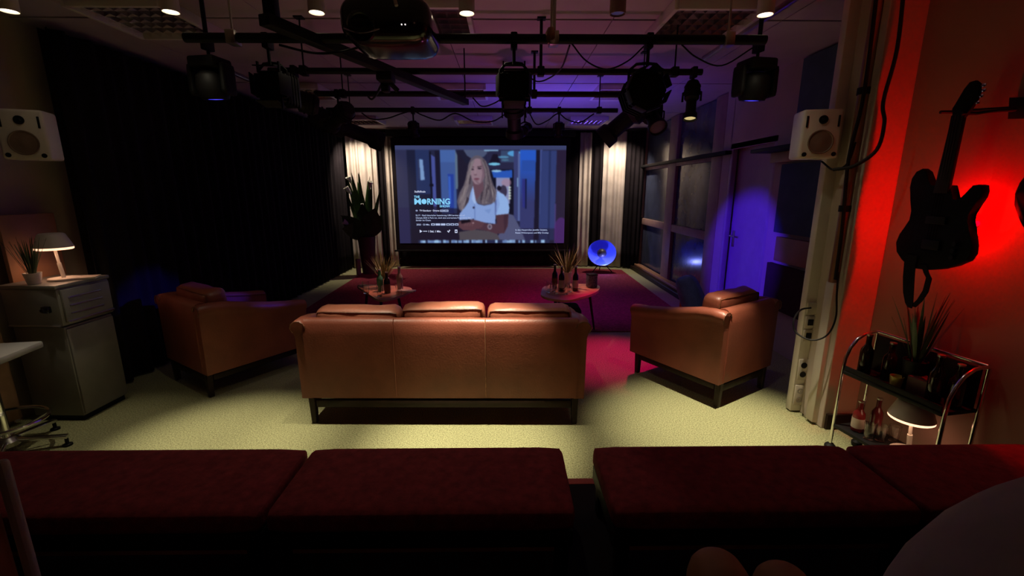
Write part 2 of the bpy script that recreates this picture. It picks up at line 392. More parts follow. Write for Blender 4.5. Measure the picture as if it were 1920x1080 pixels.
PW, PH = 480, 272
def paint():
    yy, xx = np.mgrid[0:PH, 0:PW]
    U = 90 + (xx + .5) / PW * 1380; V = 100 + (yy + .5) / PH * 785
    im = np.zeros((PH, PW, 3)); im[:] = (38, 40, 70)
    def setc(mask, c, a=1.):
        im[mask] = im[mask] * (1 - a) + np.array(c) * a
    def poly(pts, c, a=1.):
        m = np.zeros(U.shape, bool); n = len(pts)
        for i in range(n):
            x0, y0 = pts[i]; x1, y1 = pts[(i + 1) % n]
            if y0 == y1: continue
            cond = ((y0 > V) != (y1 > V)) & (U < (x1 - x0) * (V - y0) / (y1 - y0) + x0)
            m ^= cond
        setc(m, c, a)
    def rect(x0, y0, x1, y1, c, a=1.): setc((U >= x0) & (U < x1) & (V >= y0) & (V < y1), c, a)
    def ell(x, y, rx, ry, c, a=1.): setc(((U - x) / rx) ** 2 + ((V - y) / ry) ** 2 < 1, c, a)
    rect(90, 100, 182, 885, (48, 50, 84)); rect(90, 590, 182, 885, (44, 42, 80)); rect(182, 135, 365, 885, (30, 33, 60)); rect(250, 135, 362, 480, (40, 52, 96))
    poly([(282, 205), (310, 210), (320, 368), (287, 372)], (126, 160, 210)); rect(268, 210, 284, 360, (52, 60, 98))
    rect(366, 150, 378, 600, (16, 16, 34)); poly([(376, 170), (408, 190), (414, 640), (384, 640)], (74, 84, 158)); rect(408, 140, 450, 700, (28, 26, 48))
    rect(358, 400, 388, 420, (18, 18, 34))
    rect(450, 135, 575, 640, (66, 92, 156)); rect(450, 135, 575, 230, (72, 104, 172)); poly([(508, 322), (556, 322), (552, 640), (516, 640)], (42, 66, 160)); rect(512, 340, 530, 560, (60, 100, 200))
    poly([(572, 135), (600, 200), (588, 440), (570, 440)], (96, 116, 140)); rect(590, 135, 705, 520, (34, 30, 50))
    poly([(600, 135), (860, 135), (800, 190), (700, 200)], (78, 88, 120)); poly([(580, 135), (640, 135), (700, 230), (660, 240)], (32, 32, 54))
    rect(805, 135, 920, 142, (150, 200, 235))
    rect(830, 150, 1045, 700, (42, 42, 72)); rect(940, 140, 1100, 230, (58, 74, 110)); ell(1050, 162, 55, 22, (86, 160, 220)); ell(960, 190, 45, 9, (84, 140, 180)); ell(975, 213, 30, 7, (80, 120, 150))
    poly([(878, 165), (912, 165), (936, 240), (844, 240)], (26, 22, 40)); ell(888, 244, 48, 11, (120, 200, 235))
    rect(855, 285, 1045, 700, (22, 22, 40)); poly([(866, 305), (1032, 290), (1032, 350), (880, 350)], (44, 90, 190)); ell(905, 298, 42, 9, (150, 200, 240))
    rect(902, 352, 1012, 560, (140, 146, 190)); ell(985, 390, 40, 30, (170, 130, 150), .6); ell(960, 460, 30, 50, (60, 54, 80)); ell(925, 435, 18, 20, (28, 24, 40))
    for k in range(5): ell(1012, 428 + k * 22, 11, 9, (200, 212, 205))
    rect(1045, 140, 1086, 700, (60, 66, 116)); rect(1074, 350, 1092, 422, (150, 195, 230)); rect(1080, 160, 1096, 700, (88, 104, 160))
    g = np.clip((V - 200) / 350, 0, 1)[..., None]
    m = (U > 1096) & (U < 1226) & (V > 135) & (V < 860)
    im[m] = (np.array((42, 92, 205)) * (1 - g) + np.array((56, 60, 112)) * g)[m]
    rect(1110, 215, 1220, 300, (44, 80, 170)); poly([(1112, 360), (1150, 360), (1148, 590), (1118, 590)], (48, 52, 130)); rect(1140, 360, 1152, 600, (22, 26, 60))
    poly([(1226, 135), (1258, 135), (1250, 860), (1212, 860)], (26, 24, 46)); rect(1256, 135, 1276, 860, (72, 86, 150)); poly([(1270, 140), (1392, 140), (1385, 860), (1258, 860)], (52, 64, 118)); rect(1330, 140, 1345, 860, (40, 50, 96))
    rect(1393, 135, 1475, 885, (42, 32, 58)); rect(1385, 560, 1395, 885, (72, 62, 120)); ell(1440, 800, 60, 130, (86, 44, 124), .7)
    rect(90, 100, 1475, 134, (62, 68, 110))
    poly([(190, 560), (600, 600), (640, 885), (190, 885)], (28, 22, 40), .62); rect(182, 760, 1390, 885, (30, 24, 40), .45)
    # seated grey shape, then the woman
    poly([(1000, 640), (1040, 650), (1100, 760), (1140, 855), (900, 855)], (84, 88, 124))
    poly([(588, 790), (720, 770), (900, 790), (930, 855), (590, 855)], (82, 76, 84))
    poly([(735, 178), (700, 200), (676, 250), (664, 330), (636, 410), (600, 470), (578, 540), (592, 600), (624, 640), (664, 590), (700, 520), (760, 560), (800, 572), (860, 560), (896, 530), (912, 470), (880, 410), (856, 340), (842, 270), (812, 210), (775, 180)], (98, 90, 104))
    for pts in ([(690, 230), (672, 330), (620, 470), (590, 560), (602, 560), (640, 480), (688, 350)], [(800, 215), (836, 320), (862, 420), (890, 500), (876, 510), (846, 430), (820, 330)], [(828, 360), (850, 470), (820, 560), (808, 555), (832, 470)], [(690, 440), (640, 560), (622, 620), (612, 600), (650, 520)]): poly(pts, (156, 146, 148), .75)
    for pts in ([(668, 330), (650, 420), (690, 400), (700, 330)], [(845, 430), (800, 540), (790, 500), (830, 400)], [(660, 500), (640, 590), (680, 520)], [(780, 440), (770, 540), (800, 480)]): poly(pts, (56, 46, 58), .8)
    poly([(715, 380), (795, 380), (800, 440), (760, 500), (730, 540), (712, 430)], (104, 76, 90))
    poly([(712, 218), (740, 200), (775, 204), (802, 232), (814, 290), (808, 345), (788, 385), (760, 406), (732, 402), (708, 376), (694, 325), (698, 262)], (150, 124, 138))
    poly([(775, 210), (802, 232), (814, 290), (808, 345), (788, 385), (772, 398), (790, 320)], (112, 88, 104), .7)
    poly([(712, 360), (760, 408), (790, 384), (770, 396)], (110, 84, 98), .6)
    ell(709, 286, 13, 6, (46, 36, 50)); ell(767, 279, 15, 6, (46, 36, 50)); poly([(694, 272), (722, 270), (722, 264), (698, 264)], (70, 54, 64)); poly([(748, 264), (786, 258), (786, 265), (750, 271)], (70, 54, 64))
    ell(733, 327, 13, 6, (112, 84, 98)); poly([(728, 280), (736, 280), (738, 326), (726, 326)], (166, 140, 150), .6); ell(743, 361, 23, 7, (112, 66, 84)); ell(743, 374, 16, 3, (124, 96, 108))
    poly([(712, 415), (690, 470), (672, 545), (640, 590), (596, 640), (592, 690), (640, 700), (730, 715), (800, 712), (892, 724), (895, 652), (1004, 640), (1010, 590), (996, 528), (962, 482), (906, 456), (896, 530), (860, 562), (800, 574), (752, 562), (734, 540)], (138, 166, 224))
    poly([(906, 456), (962, 482), (996, 528), (1010, 590), (1004, 640), (900, 652), (930, 560)], (150, 184, 238)); poly([(905, 520), (898, 650), (890, 650), (890, 540)], (84, 100, 160), .8); poly([(800, 610), (860, 600), (840, 640)], (116, 146, 206), .7)
    poly([(712, 415), (700, 520), (728, 575), (734, 540)], (166, 192, 240)); rect(720, 560, 726, 690, (100, 124, 186)); ell(714, 590, 8, 9, (40, 40, 70)); ell(709, 688, 7, 8, (40, 40, 70))
    poly([(896, 652), (1002, 640), (996, 740), (966, 800), (900, 806), (830, 782), (740, 768), (720, 720), (780, 706), (850, 728), (905, 720)], (80, 54, 66)); poly([(960, 650), (1000, 645), (990, 740), (965, 795)], (60, 40, 54), .7)
    poly([(586, 712), (610, 690), (700, 686), (760, 700), (800, 716), (780, 752), (700, 778), (620, 774), (584, 748)], (92, 62, 72)); poly([(604, 692), (680, 686), (690, 706), (610, 722)], (24, 18, 28)); ell(708, 716, 9, 4, (220, 190, 200))
    for k in range(4): poly([(640 + k * 22, 716), (652 + k * 22, 716), (640 + k * 20, 742), (630 + k * 20, 740)], (112, 78, 86), .7)
    ell(845, 746, 19, 24, (150, 138, 156)); ell(845, 746, 11, 14, (80, 70, 90))
    # strands of hair
    rng = np.random.RandomState(5)
    for q in range(90):
        left = q % 2; t0 = rng.rand()
        if left: p = [(720 - 30 * t0, 215 + 25 * t0), (690 - 22 * t0, 310), (668 - 34 * t0, 420), (640 - 46 * t0, 520), (622 - 30 * t0, 610 - 60 * rng.rand())]
        else: p = [(775 + 40 * t0, 200 + 20 * t0), (808 + 30 * t0, 290), (812 + 50 * t0, 390), (790 + 105 * t0, 470), (770 + 120 * t0, 560 - 20 * rng.rand())]
        w = 2 + 3 * rng.rand(); c = (np.array((60, 50, 62)), np.array((150, 138, 142)), np.array((112, 100, 110)))[rng.randint(3)]
        poly([(x + 6 * math.sin(y * .03 + q), y) for x, y in p] + [(x + w + 6 * math.sin(y * .03 + q), y) for x, y in p[::-1]], c, .55)
    rng = np.random.RandomState(3)
    for x0, x1 in ((245, 500), (520, 782), (805, 1058), (1086, 1345)):
        x = x0
        while x < x1:
            w = rng.randint(8, 30); v = rng.rand(); c = np.array((70, 90, 150)) + v * np.array((90, 110, 90)) if v > .35 else np.array((40, 46, 80))
            rect(x, 857 + rng.randint(0, 4), min(x + w, x1), 882, c); x += w
    k = np.array((1, 4, 6, 4, 1.)) / 16
    for ax in (0, 1, 0, 1):
        p = np.pad(im, [(2, 2) if a == ax else (0, 0) for a in range(3)], mode='edge')
        im = sum(k[i] * np.take(p, range(i, i + im.shape[ax]), axis=ax) for i in range(5))
    return im
im = paint() / 255.
lin = np.where(im <= .04045, im / 12.92, ((im + .055) / 1.055) ** 2.4)
# one vertex per sample on the canvas
gx = np.linspace(-hw, hw, PW); gz = np.linspace(SZ1, SZ0, PH)
X, Z = np.meshgrid(gx, gz)
co = np.stack([X, np.zeros_like(X) - .002, Z], -1).reshape(-1, 3)
idx = np.arange(PW * PH).reshape(PH, PW)
quads = np.stack([idx[:-1, :-1], idx[1:, :-1], idx[1:, 1:], idx[:-1, 1:]], -1).reshape(-1, 4)
me = bpy.data.meshes.new('picture')
me.vertices.add(len(co)); me.vertices.foreach_set('co', co.astype(np.float32).ravel())
me.loops.add(quads.size); me.loops.foreach_set('vertex_index', quads.astype(np.int32).ravel())
me.polygons.add(len(quads)); me.polygons.foreach_set('loop_start', np.arange(0, quads.size, 4, dtype=np.int32))
me.polygons.foreach_set('loop_total', np.full(len(quads), 4, np.int32))
me.update(calc_edges=True)
ca = me.color_attributes.new('projected', 'FLOAT_COLOR', 'POINT')
ca.data.foreach_set('color', np.concatenate([lin.reshape(-1, 3), np.ones((PW * PH, 1))], 1).astype(np.float32).ravel())
pm = bpy.data.materials.new('projected_picture'); pm.use_nodes = True
nt = pm.node_tree; pb = nt.nodes['Principled BSDF']; at = nt.nodes.new('ShaderNodeAttribute'); at.attribute_name = 'projected'
pb.inputs['Base Color'].default_value = (.02, .02, .02, 1); pb.inputs['Roughness'].default_value = .9; pb.inputs['Specular IOR Level'].default_value = .05
nt.links.new(at.outputs['Color'], pb.inputs['Emission Color']); pb.inputs['Emission Strength'].default_value = .85
me.materials.append(pm)
link('picture', me, scr)

def emit_mat(name, c, s=1.):
    return mat(name, (.02, .02, .02), .8, var=0, emit=c, estr=s)
TXT = emit_mat('lettering_pale', (.42, .50, .75), 1); TXTB = emit_mat('lettering_bright', (.60, .66, .88), 1); TXTC = emit_mat('lettering_cyan', (.22, .60, .90), 1.05)
def sx_(x): return -hw + (x - 90) / 1380 * 2 * hw
def sz_(y): return SZ1 - (y - 100) / 785 * (SZ1 - SZ0)
def lettering(name, body, x0, ybase, height, m, width=None, bold=.0, right=False):
    c = bpy.data.curves.new(name, 'FONT'); c.body = body; c.size = 1; c.offset = bold; c.resolution_u = 3
    o = bpy.data.objects.new(name, c); COL.objects.link(o)
    bpy.context.view_layer.update()
    mesh = bpy.data.meshes.new_from_object(o); COL.objects.unlink(o); bpy.data.objects.remove(o)
    v = np.empty(len(mesh.vertices) * 3, np.float32); mesh.vertices.foreach_get('co', v); v = v.reshape(-1, 3)
    capH = .69
    h = height / 785 * (SZ1 - SZ0); sc = h / capH
    minx, maxx = v[:, 0].min(), v[:, 0].max()
    kx = sc if width is None else (width / 1380 * 2 * hw) / (maxx - minx)
    out = np.empty_like(v); out[:, 0] = sx_(x0) + (v[:, 0] - minx) * kx; out[:, 1] = -.005; out[:, 2] = sz_(ybase) + v[:, 1] * sc
    mesh.vertices.foreach_set('co', out.ravel()); mesh.materials.clear(); mesh.materials.append(m); mesh.update()
    return link(name, mesh, scr)
lettering('small_lettering', 'Staffelfinale', 231, 468, 14, TXTB, 90, .02)
lettering('title_lettering', 'THE', 226, 513, 19, TXTC, 46, .03)
lettering('title_lettering', 'M', 226, 563, 45, TXTC, 55, .03)
B().lathe([(.001, 0), (.052, 0), (.052, .002), (.001, .002)], 24, Matrix.Translation((sx_(306), -.004, sz_(541))) @ Matrix.Rotation(PI / 2, 4, 'X')).obj('title_lettering', TXTC, scr)
lettering('title_lettering', 'RNING', 332, 563, 45, TXTC, 188, .03)
lettering('title_lettering', 'SHOW', 433, 587, 16, TXTC, 86, .03)
lettering('small_lettering', 'TV-Sendung · Drama', 265, 621, 13, TXTB, 165, .02)
lettering('small_lettering', 'S4, F1 · Nach historischer Inszenierung: UBN bereitet sich auf', 232, 659, 12, TXT, 408, .015)
lettering('small_lettering', 'Olympia 2024 in Paris vor, doch eine unerwartete Frage stürzt den', 232, 680, 12, TXT, 455, .015)
lettering('small_lettering', 'Sender ins Chaos.', 232, 700, 12, TXT, 126, .015)
lettering('small_lettering', '2025 · 53 Min.', 235, 736, 13, TXT, 112, .02)
lettering('small_lettering', '1 Std. 1 Min.', 333, 793, 15, TXTB, 105, .03)
lettering('small_lettering', 'In den Hauptrollen Jennifer Aniston,', 1060, 780, 12, TXT, 268, .02)
lettering('small_lettering', 'Reese Witherspoon und Billy Crudup', 1060, 804, 12, TXT, 278, .02)
def flat(pts, m, name):
    B().prism([(sx_(a), sz_(b)) for a, b in pts], lambda p: (p[0], -.004, p[1]), lambda p: (p[0], -.006, p[1])).obj(name, m, scr, None)
def rpts(x0, y0, x1, y1): return [(x0, y0), (x1, y0), (x1, y1), (x0, y1)]
for x0, x1 in ((436, 466), (469, 504)): flat(rpts(x0, 608, x1, 624), TXT, 'badge')
for x0, x1, in ((357, 388), (394, 432), (438, 476), (483, 513), (518, 550), (556, 584)): flat(rpts(x0, 720, x1, 737), TXT, 'badge')
ic = mat('badge_dark', (.02, .02, .03), .8, var=0, emit=(.02, .025, .07), estr=1)
for x0, x1 in ((365, 380), (490, 506), (525, 543), (562, 578), (440, 461), (474, 500)):
    yb = (725, 733) if x0 not in (440, 474) else (613, 619)
    B().prism([(sx_(a), sz_(b)) for a, b in rpts(x0, yb[0], x1, yb[1])], lambda p: (p[0], -.006, p[1]), lambda p: (p[0], -.008, p[1])).obj('badge', ic, scr, None)
B().lathe([(.001, 0), (.022, 0), (.022, .002), (.001, .002)], 16, Matrix.Translation((sx_(242), -.004, sz_(615))) @ Matrix.Rotation(PI / 2, 4, 'X')).obj('badge', emit_mat('badge_mid', (.10, .12, .22)), scr)
flat(rpts(233, 611, 251, 618), TXT, 'badge')
flat([(260, 772), (282, 785), (260, 798)], TXTB, 'play_icon')
flat(rpts(288, 782, 322, 787), TXTB, 'progress_bar')
flat([(488, 784), (494, 779), (500, 786), (508, 771), (515, 775), (501, 797)], TXTB, 'tick_icon')
flat(rpts(553, 771, 574, 799), TXTB, 'list_icon')
B().prism([(sx_(a), sz_(b)) for a, b in rpts(558, 780, 569, 792)], lambda p: (p[0], -.006, p[1]), lambda p: (p[0], -.008, p[1])).obj('list_icon', ic, scr, None)

# ------------------------------------------------------------------ curtains
def curtain(p0, p1, z0, z1, folds, amp, m, label, group=None, seed=0):
    p0, p1 = Vector(p0).to_3d(), Vector(p1).to_3d(); d = p1 - p0; n = Vector((-d.y, d.x, 0)).normalized()
    nx, nz = folds * 10, 8; b = B(); grid = []
    for j in range(nz + 1):
        z = z0 + (z1 - z0) * j / nz; row = []
        for i in range(nx + 1):
            t = i / nx
            ph = 2 * PI * folds * t + .8 * noise.noise(Vector((t * folds * .7, seed, 0))) * 3
            a = amp * (1.15 - .35 * j / nz) * (.75 + .5 * noise.noise(Vector((t * 5, seed + 3, j * .15))))
            q = p0 + d * t + n * (a * math.sin(ph))
            row.append((q.x, q.y, z))
        grid.append(row)
    off = n * .006
    fr = [v for r in grid for v in r]; bk = [tuple(Vector(v) + off) for v in fr]
    N = len(fr); w = nx + 1; F = []
    for j in range(nz):
        for i in range(nx):
            a = j * w + i; F += [(a, a + 1, a + w + 1, a + w), (N + a + w, N + a + w + 1, N + a + 1, N + a)]
    for i in range(nx): F += [(i + 1, i, N + i, N + i + 1), (nz * w + i, nz * w + i + 1, N + nz * w + i + 1, N + nz * w + i)]
    for j in range(nz): F += [(j * w, (j + 1) * w, N + (j + 1) * w, N + j * w), ((j + 1) * w + nx, j * w + nx, N + j * w + nx, N + (j + 1) * w + nx)]
    b.add(fr + bk, F)
    o = b.obj('curtain', m, None, 180); return tag(o, label, 'curtain', group)
curtain((-3.24, 3.5), (-3.22, 9.15), .02, 2.74, 34, .045, M['black_cloth'], 'long black curtain along the dark side behind the cabinet and armchair', seed=1)
curtain((-3.18, 9.22), (-2.62, 9.42), .02, 2.74, 5, .05, M['grey_cloth'], 'pale grey curtain lit warm behind the tall flower vase', seed=2)
curtain((-2.60, 9.46), (-2.46, 9.46), .02, 2.74, 2, .03, M['black_cloth'], 'narrow black curtain strip between two pale grey curtains', seed=3)
curtain((-2.46, 9.40), (-2.29, 9.42), .02, 2.74, 2, .03, M['grey_cloth'], 'narrow grey curtain strip beside the screen edge on the vase side', seed=4)
curtain((-2.28, 9.46), (1.50, 9.46), .02, 2.74, 16, .03, M['black_cloth'], 'wide black curtain behind and below the screen', seed=5)
curtain((1.50, 9.42), (1.74, 9.42), .02, 2.74, 2, .035, M['grey_cloth'], 'dim grey curtain strip beside the screen on the dish lamp side', seed=6)
curtain((1.74, 9.44), (1.97, 9.40), .02, 2.74, 2, .035, M['black_cloth'], 'black curtain fold behind the blue dish lamp', seed=7)
curtain((1.97, 9.36), (2.40, 9.24), .02, 2.74, 3, .035, M['grey_cloth'], 'pale grey curtain lit brightest beside the blue dish lamp', seed=8)
curtain((2.40, 9.20), (2.72, 9.05), .02, 2.74, 4, .03, M['black_cloth'], 'black curtain in the corner next to the frosted windows', seed=9)

# ------------------------------------------------------------------ ceiling: downlights, louvre fixtures, bars
for i, sx in enumerate(SPOT_X):
    lit = SPOT_P[i] > 0
    lab = ('cylinder downlight at the far left of the row, lit', 'lit cylinder downlight second from the left of the row', 'lit cylinder downlight next to the projector on the vertical post side', 'lit cylinder downlight beside the louvre light next to the projector', 'cylinder downlight that is switched off', 'lit cylinder downlight nearest the guitar wall')[i]
    t = thing('ceiling_downlight', lab, 'lamp', (sx, 2.78, 2.80), 0, 'row of ceiling downlights')
    B().lathe([(.001, 0), (.045, 0), (.045, -.215), (.041, -.215), (.041, -.20), (.001, -.20)], 24).obj('housing', M['white'] if lit else M['frame'], t)
    B().lathe([(.001, -.203), (.036, -.203), (.034, -.209), (.001, -.209)], 20).obj('lamp_face', M['bulb_warm'] if lit else M['bulb_off'], t)
    B().box((0, 0, -.006), (.07, .07, .012), .003).obj('mounting_plate', M['white'], t)
for x, y, lab in ((-2.80, 8.72, 'small downlight close to the pale curtain behind the vase'), (2.12, 8.72, 'small downlight close to the bright curtain by the dish lamp')):
    t = thing('ceiling_downlight', lab, 'lamp', (x, y, 2.80), 0)
    B().lathe([(.001, 0), (.045, 0), (.045, -.12), (.041, -.12), (.041, -.10), (.001, -.10)], 24).obj('housing', M['black'], t)
    B().lathe([(.001, -.103), (.036, -.103), (.034, -.109), (.001, -.109)], 20).obj('lamp_face', M['bulb_warm'], t)

blade_c = B().prism([(-.016, -.05), (.016, -.05), (.0, 0)], lambda p: (-.288, p[0], p[1] * -1 - .05), lambda p: (.288, p[0], p[1] * -1 - .05)).mesh('louvre_blade', M['mirror'])
blade_l = B().prism([(-.010, -.05), (.010, -.05), (.0, 0)], lambda p: (p[0], -.298, p[1] * -1 - .05), lambda p: (p[0], .298, p[1] * -1 - .05)).mesh('louvre_blade', M['mirror'])
FR = B()
for sg in (-1, 1):
    FR.box((sg * .302, 0, -.033), (.03, .634, .066), .003); FR.box((0, sg * .312, -.033), (.574, .03, .066), .003)
fr_me = FR.mesh('frame', M['white_metal'], 30)
bk_me = B().box((0, 0, -.004), (.57, .6, .006)).mesh('backing', M['grey_lt'])
names = ['over the left side wall', 'beside the projector', 'above the guitar side of the room']
for ry, rn in ((3.44, 'front'), (5.78, 'middle'), (8.10, 'rear')):
    for fx_, cn in ((-2.46, names[0]), (-.55, names[1]), (1.385, names[2])):
        t = thing('louvre_light', {'front': 'square louvred ceiling light in the row nearest the viewer, ', 'middle': 'square louvred ceiling light halfway to the screen, ', 'rear': 'square louvred ceiling light close to the curtains, '}[rn] + {names[0]: 'on the black curtain side', names[1]: 'in the middle of the room' if rn != 'front' else 'beside the projector', names[2]: 'on the window side'}[cn], 'ceiling light', (fx_, ry, 2.80), 0, 'louvred ceiling lights')
        link('frame', fr_me, t); link('backing', bk_me, t)
        for k in range(5): link('louvre_blade', blade_c, t, (0, -.21 + k * .105, 0))
        for k in range(7): link('louvre_blade', blade_l, t, (-.228 + k * .076, 0, .0))

bars = [(-1.67, 1.37, 2.56, .024), (-1.70, 1.42, 3.47, .022), (-1.70, 1.42, 4.25, .024), (-1.92, 1.20, 5.08, .024)]
barlab = ('nearest the viewer, carrying the big lamps', 'second from the viewer', 'third from the viewer', 'farthest from the viewer, carrying small spotlights')
for (x0, x1, y, r), bl in zip(bars, barlab):
    t = thing('lighting_bar', 'black horizontal lighting pipe ' + bl, 'lighting bar', (0, y, 2.39 if y < 3 else 2.45), 0, 'lighting pipes under the ceiling')
    B().tube([(x0, 0, 0), (x1, 0, 0)], r, 12).obj('pipe', M['black'], t)
    for hx in (x0 + .25, .25, x1 - .2):
        hz = .41 if y < 3 else .35
        B().tube([(hx, 0, .0), (hx, 0, hz)], .006 if hx != .25 else .011, 8).box((hx, 0, hz - .005), (.06, .06, .01)).box((hx, 0, .0), (.05, 2 * r + .02, 2 * r + .02), .006).obj('hanger', M['steel'] if y < 3 else M['black'], t)
t = thing('diagonal_bar', 'thick black bar running diagonally under the lighting pipes', 'lighting bar')
d0, d1 = Vector((-1.10, 2.25, 2.375)), Vector((-.36, 4.22, 2.375)); dd = d1 - d0
B().box((d0 + d1) / 2, (.065, dd.length, .05), .004, (0, 0, math.atan2(-dd.x, dd.y))).obj('bar', M['black'], t)
B().box((-1.085, 2.30, 2.60), (.055, .055, .40), .004).obj('post', M['black'], t)
B().box((-.78, 3.12, 2.33), (.10, .12, .06), .01).box((-.80, 3.18, 2.28), (.05, .07, .06), .01).tube([(-.76, 3.15, 2.30), (-.72, 3.18, 2.26)], .016, 8).obj('clamp', M['black'], t)
B().tube([(d1.x, d1.y - .05, 2.40), (d1.x, d1.y - .05, 2.80)], .006, 6).obj('hanger', M['black'], t)
t = thing('hanging_rod', 'pale rod with a dark round end hanging from the ceiling above the barn door lamp', 'rod', (.235, 2.55, 2.80))
B().tube([(0, 0, 0), (0, 0, -.20)], .012, 10).tube([(0, 0, -.2), (0, 0, -.36)], .005, 8).obj('rod', M['white'], t)
B().lathe([(.001, -.355), (.018, -.36), (.030, -.385), (.030, -.415), (.018, -.435), (.001, -.44)], 14).obj('end_knob', M['copper'], t)
for x, y0, y1, lab in ((1.80, 3.0, 4.4, 'thin pale cable rail on the ceiling edge above the windows'), (-2.78, 4.5, 7.7, 'thin pale cable rail on the ceiling edge above the black curtain')):
    o = B().box((x, (y0 + y1) / 2, 2.78), (.03, y1 - y0, .035), .004).obj('cable_rail', M['steel'], None); tag(o, lab, 'rail')

# projector
t = thing('projector', 'large glossy black projector hanging from the ceiling', 'projector', (-.555, 2.42, 2.385))
b = B(); b.pillow((0, 0, 0), (.42, .40, .19), .075, 10, .10); b.obj('body', M['black_gloss'], t, 80)
B().lathe([(.001, -.03), (.062, -.03), (.066, .0), (.058, .012), (.05, .0), (.001, -.005)], 24, Matrix.Translation((-.10, -.19, -.045)) @ Matrix.Rotation(R(112), 4, 'X')).obj('lens_ring', M['black_gloss'], t)
B().tube([(-.175 + .16 * k / 8, -.205 - .012 * math.sin(PI * k / 8), -.058 - .02 * math.sin(PI * k / 8)) for k in range(9)], .0035, 6).obj('trim_ring', M['chrome'], t)
for k in (0, 1): B().lathe([(.001, 0), (.003, 0), (.003, .004), (.001, .004)], 8, Matrix.Translation((.085 + .016 * k, -.2, -.04)) @ Matrix.Rotation(PI / 2, 4, 'X')).obj('indicator_light', M['led_w'], t)
B().tube([(0, .02, .08), (0, .02, .415)], .02, 12).box((0, .02, .40), (.14, .14, .02), .004).box((0, .02, .10), (.26, .22, .02), .004).obj('ceiling_mount', M['black'], t)
B().tube([(.05, -.12, .41), (.045, -.15, .25), (.05, -.20, .10), (.07, -.218, .03)], .008, 8).obj('cable', M['paper'], t)

# stage lamps --------------------------------------------------------
def hook(b, z=0.0, drop=.10):
    b.box((0, 0, -.005), (.035, .07, .075), .006); b.tube([(0, 0, -.03), (0, 0, -drop)], .009, 8); return b
def barndoor_lamp(name, label, loc, sides, size, group=None, rz=0.):
    t = thing(name, label, 'stage light', loc, rz, group)
    b = hook(B(), 0, .12); b.obj('clamp', M['black'], t)
    h = size / 2
    yk = B(); yk.tube([(-h * .85, .02, -.30), (-h * .85, .02, -.14), (-h * .5, .02, -.11), (0, .02, -.105), (h * .5, .02, -.11), (h * .85, .02, -.14), (h * .85, .02, -.30)], .008, 8); yk.obj('yoke', M['black'], t)
    zc = -.14 - h
    Mx = Matrix.Translation((0, .06, zc)) @ Matrix.Rotation(PI / 2, 4, 'X')
    if sides == 4:
        b = B(); b.box((0, .10, zc), (size * .74, .22, size * .92), .012)
        for k in range(5): b.box((0, .03 + .035 * k, zc), (size * .80, .008, size * 1.0), .002)
        b.obj('housing', M['black'], t)
        for sx, sz in ((-1, 0), (1, 0), (0, 1), (0, -1)):
            d = (.006, .10, size * .62) if sx else (size * .66, .10, .006)
            B().box((sx * h * 1.0, -.03, zc + sz * h * 1.12), d, .002, (R(12 * sz), 0, R(-12 * sx))).obj('barn_door', M['black'], t)
        B().box((0, -.01, zc), (size * .98, .02, size * .72), .004).obj('front_frame', M['black'], t)
        for sx in (-1, 1):
            for sz in (-1, 1): B().box((sx * size * .33, -.02, zc + sz * h * 1.06), (.008, .015, .055)).obj('clip', M['black'], t)
    else:
        b = B(); b.lathe([(.001, -.14), (h * .7, -.14), (h * .86, -.05), (h * .9, .05), (h, .06), (h, .075), (.001, .075)], sides, Mx)
        for k in range(4): b.lathe([(h * .75, -.13 + .045 * k), (h * .99, -.128 + .045 * k), (h * .99, -.12 + .045 * k), (h * .75, -.118 + .045 * k)], sides, Mx)
        b.obj('housing', M['black'], t, 20)
        for k in range(sides):
            a = 2 * PI * (k + .5) / sides
            b = B().box((math.cos(a) * h * 1.0, -.04, zc + math.sin(a) * h * 1.0), (.006, .08, h * .62), .002, (0, -a, 0)); b.obj('barn_door', M['black'], t)
    return t
barndoor_lamp('barndoor_lamp', 'black square lamp with barn doors silhouetted at the middle of the first pipe', (.042, 2.58, 2.39), 4, .172)
barndoor_lamp('octagonal_lamp', 'black eight sided lamp on the first pipe towards the windows', (.758, 2.58, 2.39), 8, .215)
barndoor_lamp('barndoor_lamp', 'black square lamp on the first pipe in front of the dark curtain', (-1.265, 2.60, 2.39), 4, .17)
def moving_head(label, loc, tilt, rz):
    t = thing('moving_head_light', label, 'stage light', loc, rz); t.scale = (1.11,) * 3
    b = hook(B(), 0, .09); b.tube([(0, 0, 0), (0, 0, .243)], .012, 8); b.obj('clamp', M['black'], t)
    B().box((0, 0, -.11), (.17, .15, .06), .015).obj('base', M['black'], t)
    for s in (-1, 1): B().pillow((s * .105, 0, -.20), (.032, .10, .17), .015, 5).obj('yoke_arm', M['black'], t, 80)
    Mx = Matrix.Translation((0, 0, -.225)) @ Matrix.Rotation(R(tilt), 4, 'X')
    hd = B().lathe([(.001, .075), (.05, .072), (.075, .05), (.085, .0), (.082, -.05), (.07, -.078), (.055, -.08), (.05, -.072), (.001, -.072)], 24, Mx).obj('head', M['black'], t)
    B().lathe([(.001, -.073), (.049, -.073), (.046, -.077), (.001, -.080)], 20, Mx).obj('lens', M['lens_blue'], hd)
    return t
moving_head('black moving head light with blue lens near the windows and door', (1.63, 3.12, 2.53), 8, R(10))
moving_head('black moving head light with blue lens over the dark armchair side', (-1.90, 3.12, 2.53), 8, R(-10))
